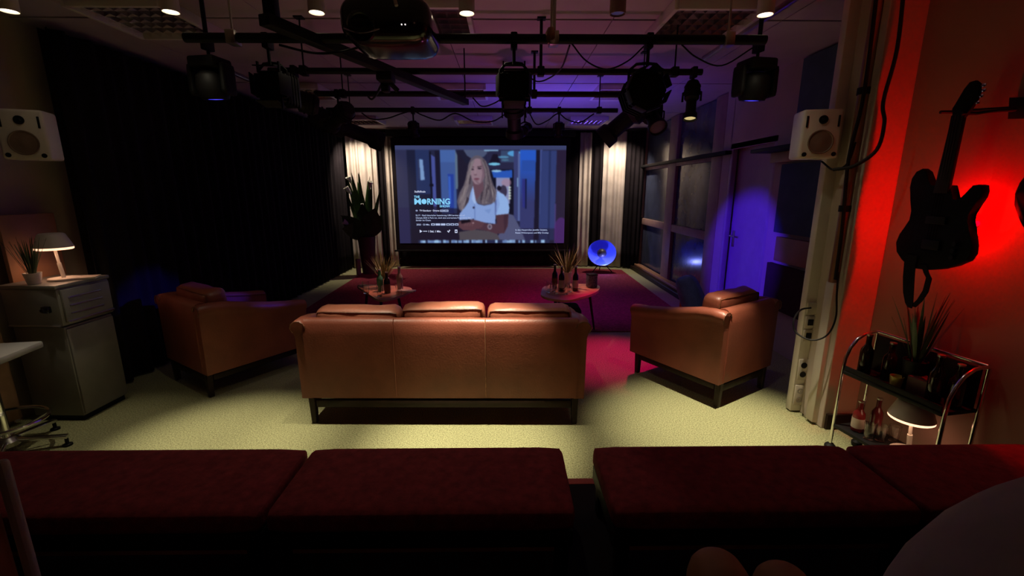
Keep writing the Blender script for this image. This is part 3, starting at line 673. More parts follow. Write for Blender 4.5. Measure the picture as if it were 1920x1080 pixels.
def profile_spot(label, loc, aim, length, rad, lens=None, rz=0.):
    """long lamp body along the aim vector hanging from a pipe"""
    t = thing('profile_spotlight', label, 'stage light', loc)
    b = hook(B(), 0, .13); b.obj('clamp', M['black'], t)
    a = Vector(aim).normalized(); q = a.to_track_quat('Z', 'Y').to_matrix().to_4x4()
    c = Vector((0, 0, -.20)); Mx = Matrix.Translation(c) @ q
    L = length
    b = B().lathe([(.001, -L * .55), (rad * .8, -L * .55), (rad * 1.05, -L * .45), (rad * 1.05, -L * .08), (rad * .72, -L * .02), (rad * .72, L * .3), (rad * .95, L * .34), (rad, L * .5), (rad * .9, L * .5), (rad * .85, L * .44), (.001, L * .44)], 18, Mx)
    for k in range(3): b.lathe([(rad * .6, -L * (.42 - .1 * k)), (rad * 1.16, -L * (.42 - .1 * k)), (rad * 1.16, -L * (.40 - .1 * k)), (rad * .6, -L * (.40 - .1 * k))], 18, Mx)
    b.obj('barrel', M['black'], t)
    b = B().lathe([(.001, L * .445), (rad * .84, L * .445), (rad * .7, L * .458), (.001, L * .47)], 16, Mx); b.obj('lens', lens or M['bulb_off'], t)
    s = a.cross(Vector((0, 0, 1))).normalized() * rad * 1.25
    B().tube([c - s, c - s + Vector((0, 0, .06)), Vector((0, 0, -.115)), c + s + Vector((0, 0, .06)), c + s], .008, 8).obj('yoke', M['black'], t)
    return t
profile_spot('long black profile spotlight lying slanted above the pale curtain by the flower vase', (-1.70, 5.08, 2.45), (.80, .45, -.30), .74, .105)
profile_spot('long black profile spotlight slanting down above the bright curtain by the dish lamp', (1.10, 4.25, 2.45), (-.72, .25, -.62), .56, .105)
profile_spot('stubby black lamp crowded beside the long spotlight near the windows', (1.33, 4.25, 2.45), (.1, -.5, -.5), .28, .085)
profile_spot('black lamp with amber glowing lens in front of the windows', (1.36, 3.47, 2.45), (-.10, -.25, -.9), .27, .05, M['lens_yellow'])
profile_spot('fat black lamp hanging below the barn door lamp on the third pipe', (.07, 4.25, 2.45), (.05, .5, -.8), .34, .085)
profile_spot('small black lamp tucked beside the fat lamp on the last pipe', (.20, 5.08, 2.45), (.3, .6, .3), .20, .05)
profile_spot('small black spotlight on the last pipe, on the vase side of the screen', (-1.00, 5.08, 2.45), (.1, .3, -.9), .16, .05)
profile_spot('small black spotlight on the last pipe between the screen and bright curtain', (.57, 5.08, 2.45), (0, .3, -.9), .15, .045)
profile_spot('black spotlight against the dark curtain at the end of the third pipe', (-1.50, 4.25, 2.45), (-.7, .5, -.4), .30, .075)
profile_spot('dark lamp at the near end of the second pipe by the curtain', (-1.52, 3.47, 2.45), (-.6, -.35, .12), .26, .07)

def cable(label, pts, r=.006, m=None, name='cable'):
    # Catmull-Rom through the points
    P = [Vector(p) for p in pts]; P = [P[0] * 2 - P[1]] + P + [P[-1] * 2 - P[-2]]; out = []
    for i in range(1, len(P) - 2):
        for k in range(6):
            t = k / 6; a, b, c, d = P[i-1:i+3]
            out.append(.5 * ((2 * b) + (c - a) * t + (2*a - 5*b + 4*c - d) * t*t + (3*b - a - 3*c + d) * t**3))
    out.append(P[-2]); o = B().tube(out, r, 6).obj(name, m or M['black'], None); return tag(o, label, 'cable')
cable('black cable drooping along the last pipe on the vase side', [(-1.55, 5.08, 2.42), (-1.45, 5.1, 2.36), (-1.28, 5.1, 2.37), (-1.12, 5.1, 2.42), (-1.0, 5.1, 2.44), (-.9, 5.1, 2.40), (-.72, 5.1, 2.35), (-.55, 5.1, 2.42), (-.35, 5.1, 2.34), (-.15, 5.1, 2.34), (.0, 5.1, 2.42)], .007)
cable('black cable drooping along the last pipe on the window side', [(.25, 5.08, 2.42), (.33, 5.1, 2.31), (.45, 5.1, 2.35), (.56, 5.1, 2.42), (.66, 5.1, 2.36), (.8, 5.1, 2.33), (.95, 5.1, 2.42)], .007)
cable('black cable looping between the third pipe lamps in the middle', [(-.30, 4.25, 2.42), (-.22, 4.26, 2.35), (-.12, 4.26, 2.37), (-.02, 4.26, 2.42), (.05, 4.26, 2.42)], .006)
cable('thin black cable arcing between the first two pipes beside the hanging rod', [(.335, 2.56, 2.36), (.33, 2.9, 2.33), (.28, 3.3, 2.36), (.22, 3.45, 2.38), (.16, 3.47, 2.42)], .005)
cable('thin black cable sagging from the first pipe to the eight sided lamp', [(.345, 2.56, 2.37), (.43, 2.58, 2.29), (.54, 2.58, 2.25), (.65, 2.58, 2.29), (.73, 2.57, 2.36)], .004)
cable('thin black cable sagging from the first pipe to the moving head near the windows', [(.93, 2.57, 2.37), (1.02, 2.58, 2.31), (1.16, 2.58, 2.27), (1.32, 2.58, 2.36)], .004)
cable('black cable hanging from the diagonal bar down to the third pipe', [(-.80, 3.16, 2.33), (-.95, 3.5, 2.30), (-1.10, 3.9, 2.34), (-1.22, 4.22, 2.42)], .008)
cable('black cables slung along the first pipe on the dark side', [(-1.19, 2.57, 2.36), (-1.02, 2.58, 2.325), (-.88, 2.58, 2.33), (-.74, 2.57, 2.36)], .006)
cable('cable hanging from a hook on the window end of the third pipe', [(1.33, 4.25, 2.43), (1.40, 4.27, 2.40), (1.41, 4.27, 2.28), (1.40, 4.27, 2.20)], .012)

# ------------------------------------------------------------------ right side: panels, shelf, speakers, column duct, guitar
o = B().box((2.725, 4.18, 1.53), (.05, .62, .66), .006).obj('acoustic_panel', M['teal']); tag(o, 'teal felt acoustic panel on the wall below the white speaker', 'panel')
o = B().box((2.725, 4.05, 2.48), (.05, .62, .60), .006).obj('acoustic_panel', M['teal']); tag(o, 'dark blue felt acoustic panel high above the white speaker', 'panel')
o = B().box((2.725, 4.22, .66), (.05, .62, .45), .006).obj('acoustic_panel', M['brown_felt']); tag(o, 'plum brown felt panel on the wall behind the armchair', 'panel')
o = B().box((2.725, 4.15, 1.04), (.05, .56, .24), .006).obj('wooden_board', M['orange_wood']); tag(o, 'orange brown wooden board below the teal panel', 'board')
t = thing('wall_shelf', 'short black wall shelf sticking out beside the white speaker', 'shelf', (2.74, 4.40, 2.0))
B().box((-.11, 0, 0), (.22, .72, .035), .004).obj('board', M['black'], t)
B().box((-.03, 0, -.07), (.04, .56, .10), .004).obj('bracket', M['orange_wood'], t)
def speaker(label, loc, rz, s=1.):
    t = thing('speaker', label, 'speaker', loc, rz, 'white wall speakers')
    w, d, h = .235 * s, .17 * s, .30 * s
    B().box((0, 0, 0), (w, d, h), .018, None, 3).obj('cabinet', M['white'], t)
    f = -d / 2
    def disc(r, x, z, dep, m, nm):
        return B().lathe([(.001, .0055), (r * .3, .0045), (r * .42, .002), (r * .88, .003), (r * .93, .007), (r, .006), (r, 0), (r, -.002)], 24, Matrix.Translation((x, f, z)) @ Matrix.Rotation(PI / 2, 4, 'X')).obj(nm, m, t)
    disc(.075 * s, 0, -.05 * s, .02, mat('speaker_cone', (.20, .13, .10), .6), 'woofer')
    disc(.026 * s, 0, .085 * s, .005, M['black'], 'tweeter')
    for sx in (-1, 1):
        B().box((sx * .09 * s, f - .001, .075 * s), (.012 * s, .006, .07 * s), .002).obj('port', M['black'], t)
        B().lathe([(.001, 0), (.014 * s, 0), (.014 * s, .004), (.001, .004)], 12, Matrix.Translation((sx * .085 * s, f, -.125 * s)) @ Matrix.Rotation(PI / 2, 4, 'X')).obj('screw', M['black'], t)
    B().box((.02, d / 2 + .03, 0), (.05, .06, .06), .006).obj('bracket', M['black'], t)
    return t
speaker('white wall speaker on the column beside the guitar', (2.02, 3.03, 1.965), R(-12))
speaker('white wall speaker high up above the table lamp and grey cabinet', (-3.10, 3.08, 1.96), R(22), 1.02)
o = B().box((-3.32, 3.16, 1.96), (.30, .04, .05), .006).obj('wall_bracket', M['black']); tag(o, 'black wall bracket holding the speaker above the grey cabinet', 'bracket')
o = B().box((2.10, 3.10, 1.965), (.20, .03, .05), .006).obj('wall_bracket', M['black']); tag(o, 'black wall bracket holding the speaker on the column', 'bracket')

t = thing('cable_duct', 'white cable duct with sockets running up the column', 'cable duct', (2.155, 3.02, 0))
B().box((0, .02, 1.40), (.095, .06, 2.78), .006).obj('duct', M['white'], t)
def plate(z, w=.07, h=.085): return B().box((-.003, -.016, z), (w, .012, h), .004).obj('socket_plate', M['plate'], t)
p1 = plate(.80); p2 = plate(.70); p3 = plate(.60); p4 = plate(.34, .07, .16); p5 = plate(.14, .07, .16)
for z, p in ((.70, p2), (.60, p3)): B().box((-.003, -.0235, z), (.038, .008, .045), .003).obj('port', M['black'], p)
for z in (.375, .305): B().lathe([(.001, 0), (.022, 0), (.022, .005), (.001, .005)], 16, Matrix.Translation((-.003, -.021, z)) @ Matrix.Rotation(PI / 2, 4, 'X')).obj('socket', M['black'], p4)
for z in (.175, .105): B().lathe([(.014, 0), (.022, 0), (.022, .004), (.014, .004)], 16, Matrix.Translation((-.003, -.021, z)) @ Matrix.Rotation(PI / 2, 4, 'X'), False).lathe([(.001, .001), (.004, .001), (.004, .005), (.001, .005)], 8, Matrix.Translation((-.003, -.021, z)) @ Matrix.Rotation(PI / 2, 4, 'X')).obj('socket', M['steel'], p5)
t = thing('wall_pipe', 'brown metal pipe running down the column above a pale duct', 'pipe', (2.165, 2.86, 0))
B().tube([(0, 0, 1.02), (0, 0, 2.79)], .030, 14).obj('pipe', M['copper'], t)
B().box((.005, 0, .52), (.055, .075, 1.0), .006).obj('lower_duct', M['plate'], t)
for z in (1.5, 2.2): B().lathe([(.031, -.02), (.036, -.02), (.036, .02), (.031, .02)], 14, Matrix.Translation((0, 0, z)), False).obj('pipe_clip', M['black'], t)
cable('black cable looping from the column pipe down to the sockets', [(2.14, 2.80, 1.10), (2.14, 2.78, .95), (2.15, 2.77, .80), (2.12, 2.78, .68), (2.05, 2.82, .63), (1.99, 2.9, .66), (1.985, 2.93, .74), (2.05, 2.97, .80), (2.13, 2.985, .81)], .006)
cable('thick black cable running down the column beside the pipe', [(2.10, 2.80, 2.78), (2.11, 2.79, 2.4), (2.12, 2.80, 2.1), (2.10, 2.81, 1.8), (2.12, 2.80, 1.4), (2.13, 2.80, 1.05)], .011)
cable('black cable drooping from the ceiling past the column corner', [(2.20, 2.74, 2.78), (2.21, 2.72, 2.4), (2.19, 2.73, 2.12), (2.21, 2.72, 2.0), (2.20, 2.73, 1.85), (2.12, 2.78, 1.76), (2.05, 2.86, 1.74)], .011)
cable('thin cable curving from the column speaker to the pipe', [(2.08, 3.02, 1.80), (2.10, 2.92, 1.74), (2.12, 2.84, 1.78), (2.12, 2.80, 1.9)], .006)

# bass guitar on the near right wall
G = [(2.395,1.644),(2.425,1.632),(2.443,1.665),(2.471,1.715),(2.498,1.731),(2.53,1.717),(2.551,1.68),(2.554,1.629),(2.533,1.565),(2.507,1.502),(2.508,1.45),(2.536,1.408),(2.564,1.366),(2.576,1.317),(2.561,1.264),(2.518,1.223),(2.483,1.204),(2.422,1.188),(2.353,1.193),(2.278,1.211),(2.211,1.241),(2.16,1.273),(2.144,1.31),(2.147,1.35),(2.161,1.394),(2.183,1.426),(2.199,1.465),(2.201,1.499),(2.18,1.539),(2.157,1.584),(2.155,1.611),(2.164,1.639),(2.181,1.643),(2.207,1.639),(2.228,1.605),(2.248,1.571),(2.27,1.561),(2.292,1.564),(2.311,1.605),(2.317,1.64)]
gx0 = 2.30
gk = .98
t = thing('bass_guitar', 'black bass guitar hanging on the wall in front of a red glow', 'guitar', (gx0 * gk, 2.37 * gk, 1.62 + (1.18 - 1.62) * gk)); t.scale = (gk,) * 3
def gm(dx): return lambda p: (dx, p[0] - 2.37, p[1] - 1.18)
B().prism(G, gm(-.02), gm(.022), .006).obj('body', M['guitar'], t, 30)
B().prism([(2.393, 1.60), (2.375, 1.99), (2.312, 1.981), (2.315, 1.60)], gm(-.032), gm(-.012), .004).obj('neck', M['wood_dk'], t)
hd = B().prism([(2.373, 1.98), (2.385, 2.021), (2.362, 2.061), (2.343, 2.107), (2.321, 2.134), (2.294, 2.136), (2.272, 2.118), (2.264, 2.075), (2.269, 2.044), (2.287, 2.005), (2.311, 1.971)], gm(-.028), gm(-.012), .003).obj('headstock', M['guitar'], t)
for a, b_ in ((2.252, 2.106), (2.248, 2.082), (2.254, 2.058), (2.266, 2.03)):
    B().tube([(-.02, a - 2.37 + .02, b_ - 1.18), (-.02, a - 2.37, b_ - 1.18)], .004, 6).box((-.02, a - 2.37, b_ - 1.18), (.006, .018, .016), .002).obj('tuning_peg', M['chrome'], hd)
for k in range(4): B().tube([(-.036, 2.375 - .014 * k - 2.37 - .005, 1.985 - 1.18), (-.026, 2.38 - .016 * k - 2.37, 1.33 - 1.18)], .0012, 5).obj('string', M['glass_brown'], t)
B().box((-.026, -.02, .15), (.014, .10, .05), .003).obj('bridge', M['black'], t)
B().box((-.026, -.02, .28), (.014, .11, .04), .004).obj('pickup', M['black'], t)
for k in range(3): B().lathe([(.001, -.012), (.012, -.012), (.012, .004), (.001, .004)], 12, Matrix.Translation((-.026, -.15, .10 + .035 * k)) @ Matrix.Rotation(PI / 2, 4, 'Y')).obj('control_knob', M['black'], t)
st = B()
st.loft([[(-.030, y0 - 2.37, z - 1.18), (-.026, y0 - 2.37, z - 1.18), (-.026, y1 - 2.37, z - 1.18), (-.030, y1 - 2.37, z - 1.18)] for y0, y1, z in ((2.484, 2.413, 1.26), (2.484, 2.413, 1.208), (2.475, 2.403, 1.13), (2.455, 2.39, 1.045), (2.43, 2.382, .99), (2.41, 2.384, .968))])
st.loft([[(-.024, y - .016 - 2.37, z - 1.18), (-.020, y - .016 - 2.37, z - 1.18), (-.020, y + .016 - 2.37, z - 1.18), (-.024, y + .016 - 2.37, z - 1.18)] for y, z in ((2.372, 1.22), (2.345, 1.174), (2.326, 1.152), (2.33, 1.08), (2.352, 1.023), (2.385, .978))])
st.obj('strap', M['black_cloth'], t)
t = thing('guitar_hanger', 'black wall hanger holding the bass guitar by its headstock', 'wall hook', (2.397, 2.21 * gk, 1.62 + .38 * gk))
B().prism([(2.255, 2.05), (2.18, 2.038), (2.16, 1.942), (2.24, 1.952)], lambda p: (-.03, p[0] - 2.21, p[1] - 2.0), lambda p: (0, p[0] - 2.21, p[1] - 2.0), .004).obj('wall_block', M['black'], t)
B().tube([(-.02, .0, -.01), (-.085, .03, -.012), (-.105, .06, -.012), (-.115, .10, -.012), (-.185, .10, -.012)], .008, 8).tube([(-.02, .02, .0), (-.085, .15, .01), (-.09, .19, .012), (-.115, .205, .012), (-.185, .215, .012)], .008, 8).obj('prongs', M['black'], t)
o = B().lathe([(.001, -.02), (.014, -.02), (.014, 0), (.001, 0)], 12, Matrix.Translation((2.398, 2.255, 1.45)) @ Matrix.Rotation(PI / 2, 4, 'Y')).obj('red_wall_lamp', mat('red_led', (.3, 0, 0), .4, var=0, emit=(1, 0, .01), estr=3)); tag(o, 'small red lamp on the wall hidden behind the bass guitar', 'lamp')
# second instrument, only its edge is in the frame
t = thing('second_guitar', 'rounded dark guitar body cut off at the picture edge beside the bass', 'guitar', (2.30, 1.79, 1.42))
gp = [(.20 * math.cos(a) * (1 + .12 * math.cos(2 * a)), .22 * math.sin(a) + .03) for a in [2 * PI * k / 28 for k in range(28)]]
B().prism(gp, lambda p: (-.02, p[0], p[1] + .15), lambda p: (.022, p[0], p[1] + .15), .006).obj('body', M['guitar'], t)
B().box((-.02, 0, .65), (.02, .06, .6), .004).obj('neck', M['wood_dk'], t)
B().box((.06, 0, .80), (.08, .05, .08), .006).obj('hanger', M['black'], t)

# ------------------------------------------------------------------ plants
def grass_pot(label, loc, h, n, spread, pot_r, pot_h, potm, leafm, wid=.007, seed=0, droop=.5, pot_name='pot', group=None):
    rd = random.Random(seed); t = thing('potted_grass', label, 'plant', loc, 0, group)
    B().lathe([(.001, 0), (pot_r * .72, 0), (pot_r, pot_h), (pot_r * .93, pot_h), (pot_r * .88, pot_h - .01), (.001, pot_h - .012)], 20).obj(pot_name, potm, t)
    b = B()
    for i in range(n):
        a = rd.random() * 2 * PI; s = spread * (rd.random() ** .7)
        d = Vector((math.cos(a) * s, math.sin(a) * s, 1))
        b.blade((math.cos(a) * pot_r * .5 * rd.random(), math.sin(a) * pot_r * .5 * rd.random(), pot_h - .015), d, h * (.6 + .4 * rd.random()), wid * (.7 + .6 * rd.random()), droop * rd.random(), 5, .0008)
    o = b.obj('leaves', leafm, t); o['kind'] = 'stuff'
    return t

# ------------------------------------------------------------------ coffee tables with drinks
def rtri(pts, r=.12, n=6):
    """rounded polygon"""
    out = []; m = len(pts)
    for i in range(m):
        p = Vector(pts[i]).to_3d(); a = (Vector(pts[i-1]).to_3d() - p); b = (Vector(pts[(i+1) % m]).to_3d() - p)
        ra = min(r, a.length * .48, b.length * .48); A = p + a.normalized() * ra; C = p + b.normalized() * ra
        for k in range(n + 1):
            u = k / n; q = A * (1-u)**2 + p * 2*u*(1-u) + C * u*u; out.append((q.x, q.y))
    return out
def coffee_table(label, loc, outline, legs, h):
    t = thing('coffee_table', label, 'table', loc, 0, 'kidney shaped coffee tables')
    B().prism(outline, lambda p: (p[0], p[1], h - .025), lambda p: (p[0], p[1], h), .005).obj('table_top', M['walnut'], t)
    for x, y in legs:
        B().tube([(x * .72, y * .72, h - .026), (x, y, 0.0)], [.017, .011], 10).obj('leg', M['wood_dk'], t)
    return t
TL = (-1.42, 4.92, 0); TR = (.68, 4.72, 0); hL, hR = .50, .55
outL = rtri([(-.46, .42), (.34, .20), (.32, -.14), (.13, -.50)], .26)
coffee_table('rounded walnut coffee table on the vase side, holding a clear and a green bottle', TL, outL, [(-.30, .26), (.24, .05), (.08, -.32)], hL)
outR = rtri([(-.34, -.30), (-.26, .30), (.42, .34), (.30, -.12), (-.10, -.50)], .22)
coffee_table('rounded walnut coffee table on the dish lamp side, holding three brown bottles', TR, outR, [(-.22, -.24), (-.1, .28), (.35, .28)], hR)
def bottle(label, loc, m, h=.23, r=.031, lab=None, group=None):
    t = thing('bottle', label, 'bottle', loc, random.random() * 6, group)
    k = h / .23
    B().lathe([(.001, .003), (r * .9, 0), (r, .008), (r, .125 * k), (r * .93, .145 * k), (r * .5, .17 * k), (r * .42, .18 * k), (r * .40, .222 * k), (r * .46, .224 * k), (r * .46, .23 * k), (.001, .23 * k)], 20).obj('glass_body', m, t)
    if lab: B().lathe([(r + .0006, .03 * k), (r + .001, .03 * k), (r + .001, .105 * k), (r + .0006, .105 * k)], 20, None, False).obj('paper_label', lab, t)
    B().lathe([(.001, .226 * k), (r * .50, .226 * k), (r * .50, .236 * k), (.001, .238 * k)], 14).obj('cap', M['steel'], t)
    return t
glass_me = B().lathe([(.001, 0), (.027, 0), (.033, .115), (.031, .115), (.0255, .008), (.001, .008)], 18).mesh('drinking_glass', M['glass'], 40)
def tumbler(label, loc, group, s=1., rot=None):
    o = link('drinking_glass', glass_me, None, loc, rot); o.scale = (s, s, s); return tag(o, label, 'glass', group)
zL = hL + .002; zR = hR + .002
grass_pot('pot of upright pale grass behind the bottles on the vase side table', (-1.42, 5.06, zL), .34, 60, .85, .06, .12, M['white'], M['grass'], .013, 1, .5)
bottle('green glass bottle on the vase side table', (-1.42, 4.90, zL), M['glass_green'], .24, .036)
bottle('dark brown bottle between green and clear bottles', (-1.315, 4.80, zL), M['glass_brown'], .23, .034, M['leather_dk'])
bottle('clear bottle with pale drink on the vase side table', (-1.20, 4.90, zL), mat('pale_drink_glass', (.62, .50, .40), .12, var=0, trans=.35), .27, .036)
tumbler('tall glass nearest the edge of the vase side table, standing left of the green bottle', (-1.55, 4.80, zL), 'glasses on the vase side table', 1.15)
tumbler('tall glass standing in front of the green bottle', (-1.36, 4.66, zL), 'glasses on the vase side table', 1.0)
tumbler('tall glass standing in front of the clear bottle', (-1.17, 4.72, zL), 'glasses on the vase side table', 1.1)
o = B().pillow((0, 0, 0), (.22, .05, .022), .009, 4).pillow((.01, -.055, .004), (.20, .045, .02), .009, 4).obj('wrapped_snacks', M['paper'], None, 60, (-1.12, 4.86, zL + .016), (0, 0, R(-14))); tag(o, 'wrapped snack bars lying beside the clear bottle', 'snack')
grass_pot('pot of long arching grass behind the brown bottles', (.68, 4.92, zR), .42, 46, 1.1, .055, .16, M['white'], M['grass'], .011, 4, .6)
bottle('brown beer bottle at the back of the trio, farthest from the dark box', (.53, 4.80, zR), M['glass_brown'], .26, .031, M['leather_dk'], 'brown bottles')
bottle('brown beer bottle with pale label in the middle of the trio', (.59, 4.68, zR), M['glass_brown'], .26, .031, M['label_pale'], 'brown bottles')
bottle('brown beer bottle with pale label nearest the dark box', (.74, 4.68, zR), M['glass_brown'], .26, .031, M['label_pale'], 'brown bottles')
for i, (gx_, gy_) in enumerate(((.46, 4.72), (.44, 4.60), (.52, 4.55), (.62, 4.52), (.67, 4.62), (.50, 4.64))):
    tumbler(('short glass at the far rim of the bottle trio table', 'short glass at the outer tip of the bottle trio table', 'short glass nearest the viewer on the bottle trio table', 'short glass in front of the middle brown bottle', 'short glass between the two labelled brown bottles', 'short glass in the middle of the cluster beside the brown bottles')[i], (gx_, gy_, zR), 'glasses on the bottle trio table', .85)
t = thing('lantern_box', 'small dark patterned box standing at the end of the coffee table', 'box', (.95, 4.86, zR), R(12))
B().box((0, 0, .07), (.10, .10, .14), .008).obj('body', mat('patterned_box', (.10, .11, .14), .5, var=.8, scale=70), t)
B().box((0, 0, .145), (.104, .104, .012), .004).obj('lid', M['black'], t)
o = B().pillow((0, 0, 0), (.36, .36, .26), .10, 8, .1).obj('footstool', M['dim_grey'], None, 80, (-1.93, 4.75, .135)); tag(o, 'low grey round footstool between sofa and vase side table', 'footstool')
o = B().pillow((0, 0, 0), (.32, .30, .34), .05, 8, .1).obj('footstool', M['black_cloth'], None, 80, (.66, 4.80, .19)); tag(o, 'dark footstool under the edge of the bottle trio table', 'footstool')

# tall vase with lilies
VX, VY = -2.70, 8.62
t = thing('flower_vase', 'tall dark vase with big green leaves and white lilies before the lit curtain', 'plant', (VX, VY, .014))
B().lathe([(.001, 0), (.115, 0), (.12, .05), (.14, .35), (.165, .68), (.17, .72), (.155, .72), (.14, .66), (.001, .62)], 24).obj('vase', M['terracotta'], t)
rd = random.Random(11)
def bigleaf(base, d, L, w, droop=.3, m='leaf', side=None): B().blade(base, d, L, w, droop, 7, .003, side, .2).obj('leaf', M[m], t, 60)
bigleaf((-.10, -.10, .70), (-.28, -.25, 1), .58, .40, 2.2, 'leaf_dk', (1, -.2, .1)); bigleaf((-.06, -.05, .72), (-.55, -.3, .55), .42, .34, 1.6, 'leaf_dk', (.6, -.3, 1))
bigleaf((.06, -.08, .72), (.30, -.2, 1), .60, .40, .9, 'leaf_dk', (1, .2, -.15)); bigleaf((.02, -.10, .76), (.02, -.2, 1), .60, .30, .4, 'leaf_dk', (1, 0, 0)); bigleaf((.10, .0, .74), (.42, -.1, .75), .46, .26, .2, 'leaf_dk', (1, 0, -.4))
for i, (dx, L, w) in enumerate(((-.18, 1.18, .10), (-.12, 1.22, .13), (-.05, 1.2, .12), (-.03, 1.22, .11), (.05, 1.05, .12), (-.22, .95, .08), (.16, 1.05, .09), (.26, .98, .08), (.10, 1.15, .10), (-.09, 1.05, .14), (0, .95, .16))):
    bigleaf((dx * .3, rd.uniform(-.06, .04), .70), (dx, rd.uniform(-.14, .05), 1), L, w, .3 * rd.random(), 'leaf', (1, rd.uniform(-.3, .3), 0))
for x, y, z, ang in ((.155, -.10, 1.66, 20), (-.24, -.06, 1.56, -30), (-.27, -.14, .98, -60), (-.22, .0, 1.74, -20), (.02, -.14, 1.25, 0)):
    s = B().tube([(x * .2, y * .5, .70), (x * .6, y * .8, .7 + (z - .7) * .6), (x, y, z)], .008, 6); so = s.obj('stem', M['leaf'], t)
    sc = .75 if z > 1.3 else (.9 if z < 1.1 else .4)
    B().lathe([(.004, -.05), (.022 * sc, -.03), (.05 * sc, .04), (.062 * sc, .085), (.056 * sc, .085), (.03 * sc, .02), (.004, -.03)], 14, Matrix.Translation((x, y, z)) @ Matrix.Rotation(R(ang), 4, 'Y') @ Matrix.Rotation(R(25), 4, 'X') @ Matrix.Diagonal((1.1, .8, 1.25, 1)), False).obj('lily', M['petal'], so)
o = B().lathe([(.001, 0), (.045, 0), (.045, .30), (.042, .30), (.042, .01), (.001, .01)], 20).obj('glass_cylinder', mat('smoky_glass', (.25, .22, .2), .15, var=0, trans=.3), None, 40, (-2.86, 8.50, .014)); tag(o, 'smoky glass cylinder standing beside the tall flower vase', 'vase')

# blue dish lamp
t = thing('dish_lamp', 'blue dish shaped floor lamp on three legs before the bright curtain', 'lamp', (1.90, 8.72, .013))
dn = Vector((-.12, -.84, .52)).normalized()
Mx = Matrix.Translation((-.02, 0, .345)) @ dn.to_track_quat('Z', 'Y').to_matrix().to_4x4()
Rr = .27
prof_in = [(Rr * math.sin(a), .20 - .20 * math.cos(a) * 1.0 - .08) for a in [R(4 + 82 * k / 9) for k in range(10)]]
B().lathe([(.02, -.085)] + [(r, z) for r, z in prof_in] + [(Rr * 1.015, .108)] + [(r * 1.02 + .004, z - .01) for r, z in prof_in[::-1]] + [(.02, -.10)], 36, Mx, True).obj('dish', M['dish'], t)
B().lathe([(.02, -.09), (.03, -.03), (.06, .0), (.085, .035), (.094, .07), (.085, .105), (.05, .145), (.001, .155)], 24, Mx).obj('bulb_cover', mat('bulb_cover', (.07, .06, .08), .4, var=.1), t)
B().lathe([(.001, -.13), (.06, -.13), (.06, -.09), (.001, -.09)], 16, Mx).obj('lamp_holder', M['dish_out'], t)
for a in (R(215), R(325), R(90)):
    B().tube([(.03 * math.cos(a), .07 + .03 * math.sin(a), .19), (.24 * math.cos(a), .06 + .18 * math.sin(a), 0)], .009, 8).obj('leg', M['black'], t)
B().box((0, .07, .20), (.12, .09, .04), .01).obj('bracket', M['black'], t)
B().tube([(.0, .10, .22), (0, .12, .32)], .015, 8).obj('stand_arm', M['black'], t)
point('dish_bulb', (1.90, 8.49, .25), 4.5, (.25, .3, 1), .02)

# ------------------------------------------------------------------ left side: cabinet, lamp, plant, stool
t = thing('cabinet', 'grey metal cabinet with a ribbed drawer standing by the black curtain', 'cabinet', (-3.00, 2.93, 0), R(-2))
B().box((-.20, .19, .37), (.36, .36, .66), .008).obj('body', M['grey_cab'], t)
B().box((-.20, .19, .84), (.385, .385, .26), .01).obj('top_unit', M['grey_cab'], t)
B().box((-.20, .19, .982), (.40, .40, .025), .006).obj('top', M['grey_cab'], t)
B().box((-.20, .19, .02), (.33, .33, .04)).obj('plinth', M['black'], t)
B().box((-.015, .19, .37), (.016, .345, .63), .005).obj('door', M['grey_cab'], t)
dw = B().box((.002, .19, .845), (.018, .35, .225), .006).obj('drawer', M['grey_cab'], t)
for z in (.79, .845, .90): B().box((.013, .17, z), (.006, .24, .012), .002).obj('groove', M['steel'], dw)
B().box((.014, .19, .738), (.012, .345, .014), .003).obj('edge_trim', M['steel'], dw)
B().box((-.09, -.012, .83), (.05, .03, .045), .006).tube([(-.09, -.02, .83), (-.09, -.045, .83)], .012, 10).obj('lock', M['black_gloss'], t)
B().box((-.20, -.008, .715), (.36, .012, .012), .003).obj('edge_trim', M['steel'], t)
def mushroom_lamp(label, loc, s=1., power=1.2):
    t = thing('table_lamp', label, 'lamp', loc, 0, 'white mushroom table lamps')
    B().lathe([(.001, 0), (.085 * s, 0), (.088 * s, .006), (.085 * s, .014), (.001, .016)], 28).obj('base', M['white'], t)
    B().tube([(.0, 0, .014), (-.012 * s, 0, .12 * s)], .012 * s, 12).obj('lower_stem', M['white'], t)
    B().tube([(-.012 * s, 0, .12 * s), (-.022 * s, 0, .235 * s)], .0085 * s, 12).obj('stem', M['white'], t)
    zz = .235 * s
    Mz = Matrix.Translation((-.024 * s, 0, 0))
    B().lathe([(.001, zz + .095 * s), (.06 * s, zz + .093 * s), (.072 * s, zz + .085 * s), (.105 * s, zz - .004), (.101 * s, zz - .004), (.068 * s, zz + .075 * s), (.001, zz + .08 * s)], 32, Mz).obj('lamp_shade', M['white'], t)
    B().lathe([(.001, zz - .020), (.098 * s, zz - .020), (.1035 * s, zz - .016), (.1035 * s, zz - .004), (.06 * s, zz + .006), (.001, zz + .006)], 28, Mz).obj('diffuser', M['glow'], t)
    spot('lamp_glow', (loc[0] - .024 * s, loc[1], loc[2] + zz - .03), (loc[0] - .024 * s, loc[1], loc[2]), power, (1, .55, .32), 165, .5, .06 * s)
    return t
mushroom_lamp('white mushroom table lamp glowing on top of the grey cabinet', (-3.135, 3.13, .996), 1.0, 2.0)
grass_pot('dark grassy plant in a small white pot beside the cabinet lamp', (-3.20, 2.99, .996), .27, 40, .42, .048, .075, M['white'], M['leaf_dk'], .008, 8, .2)
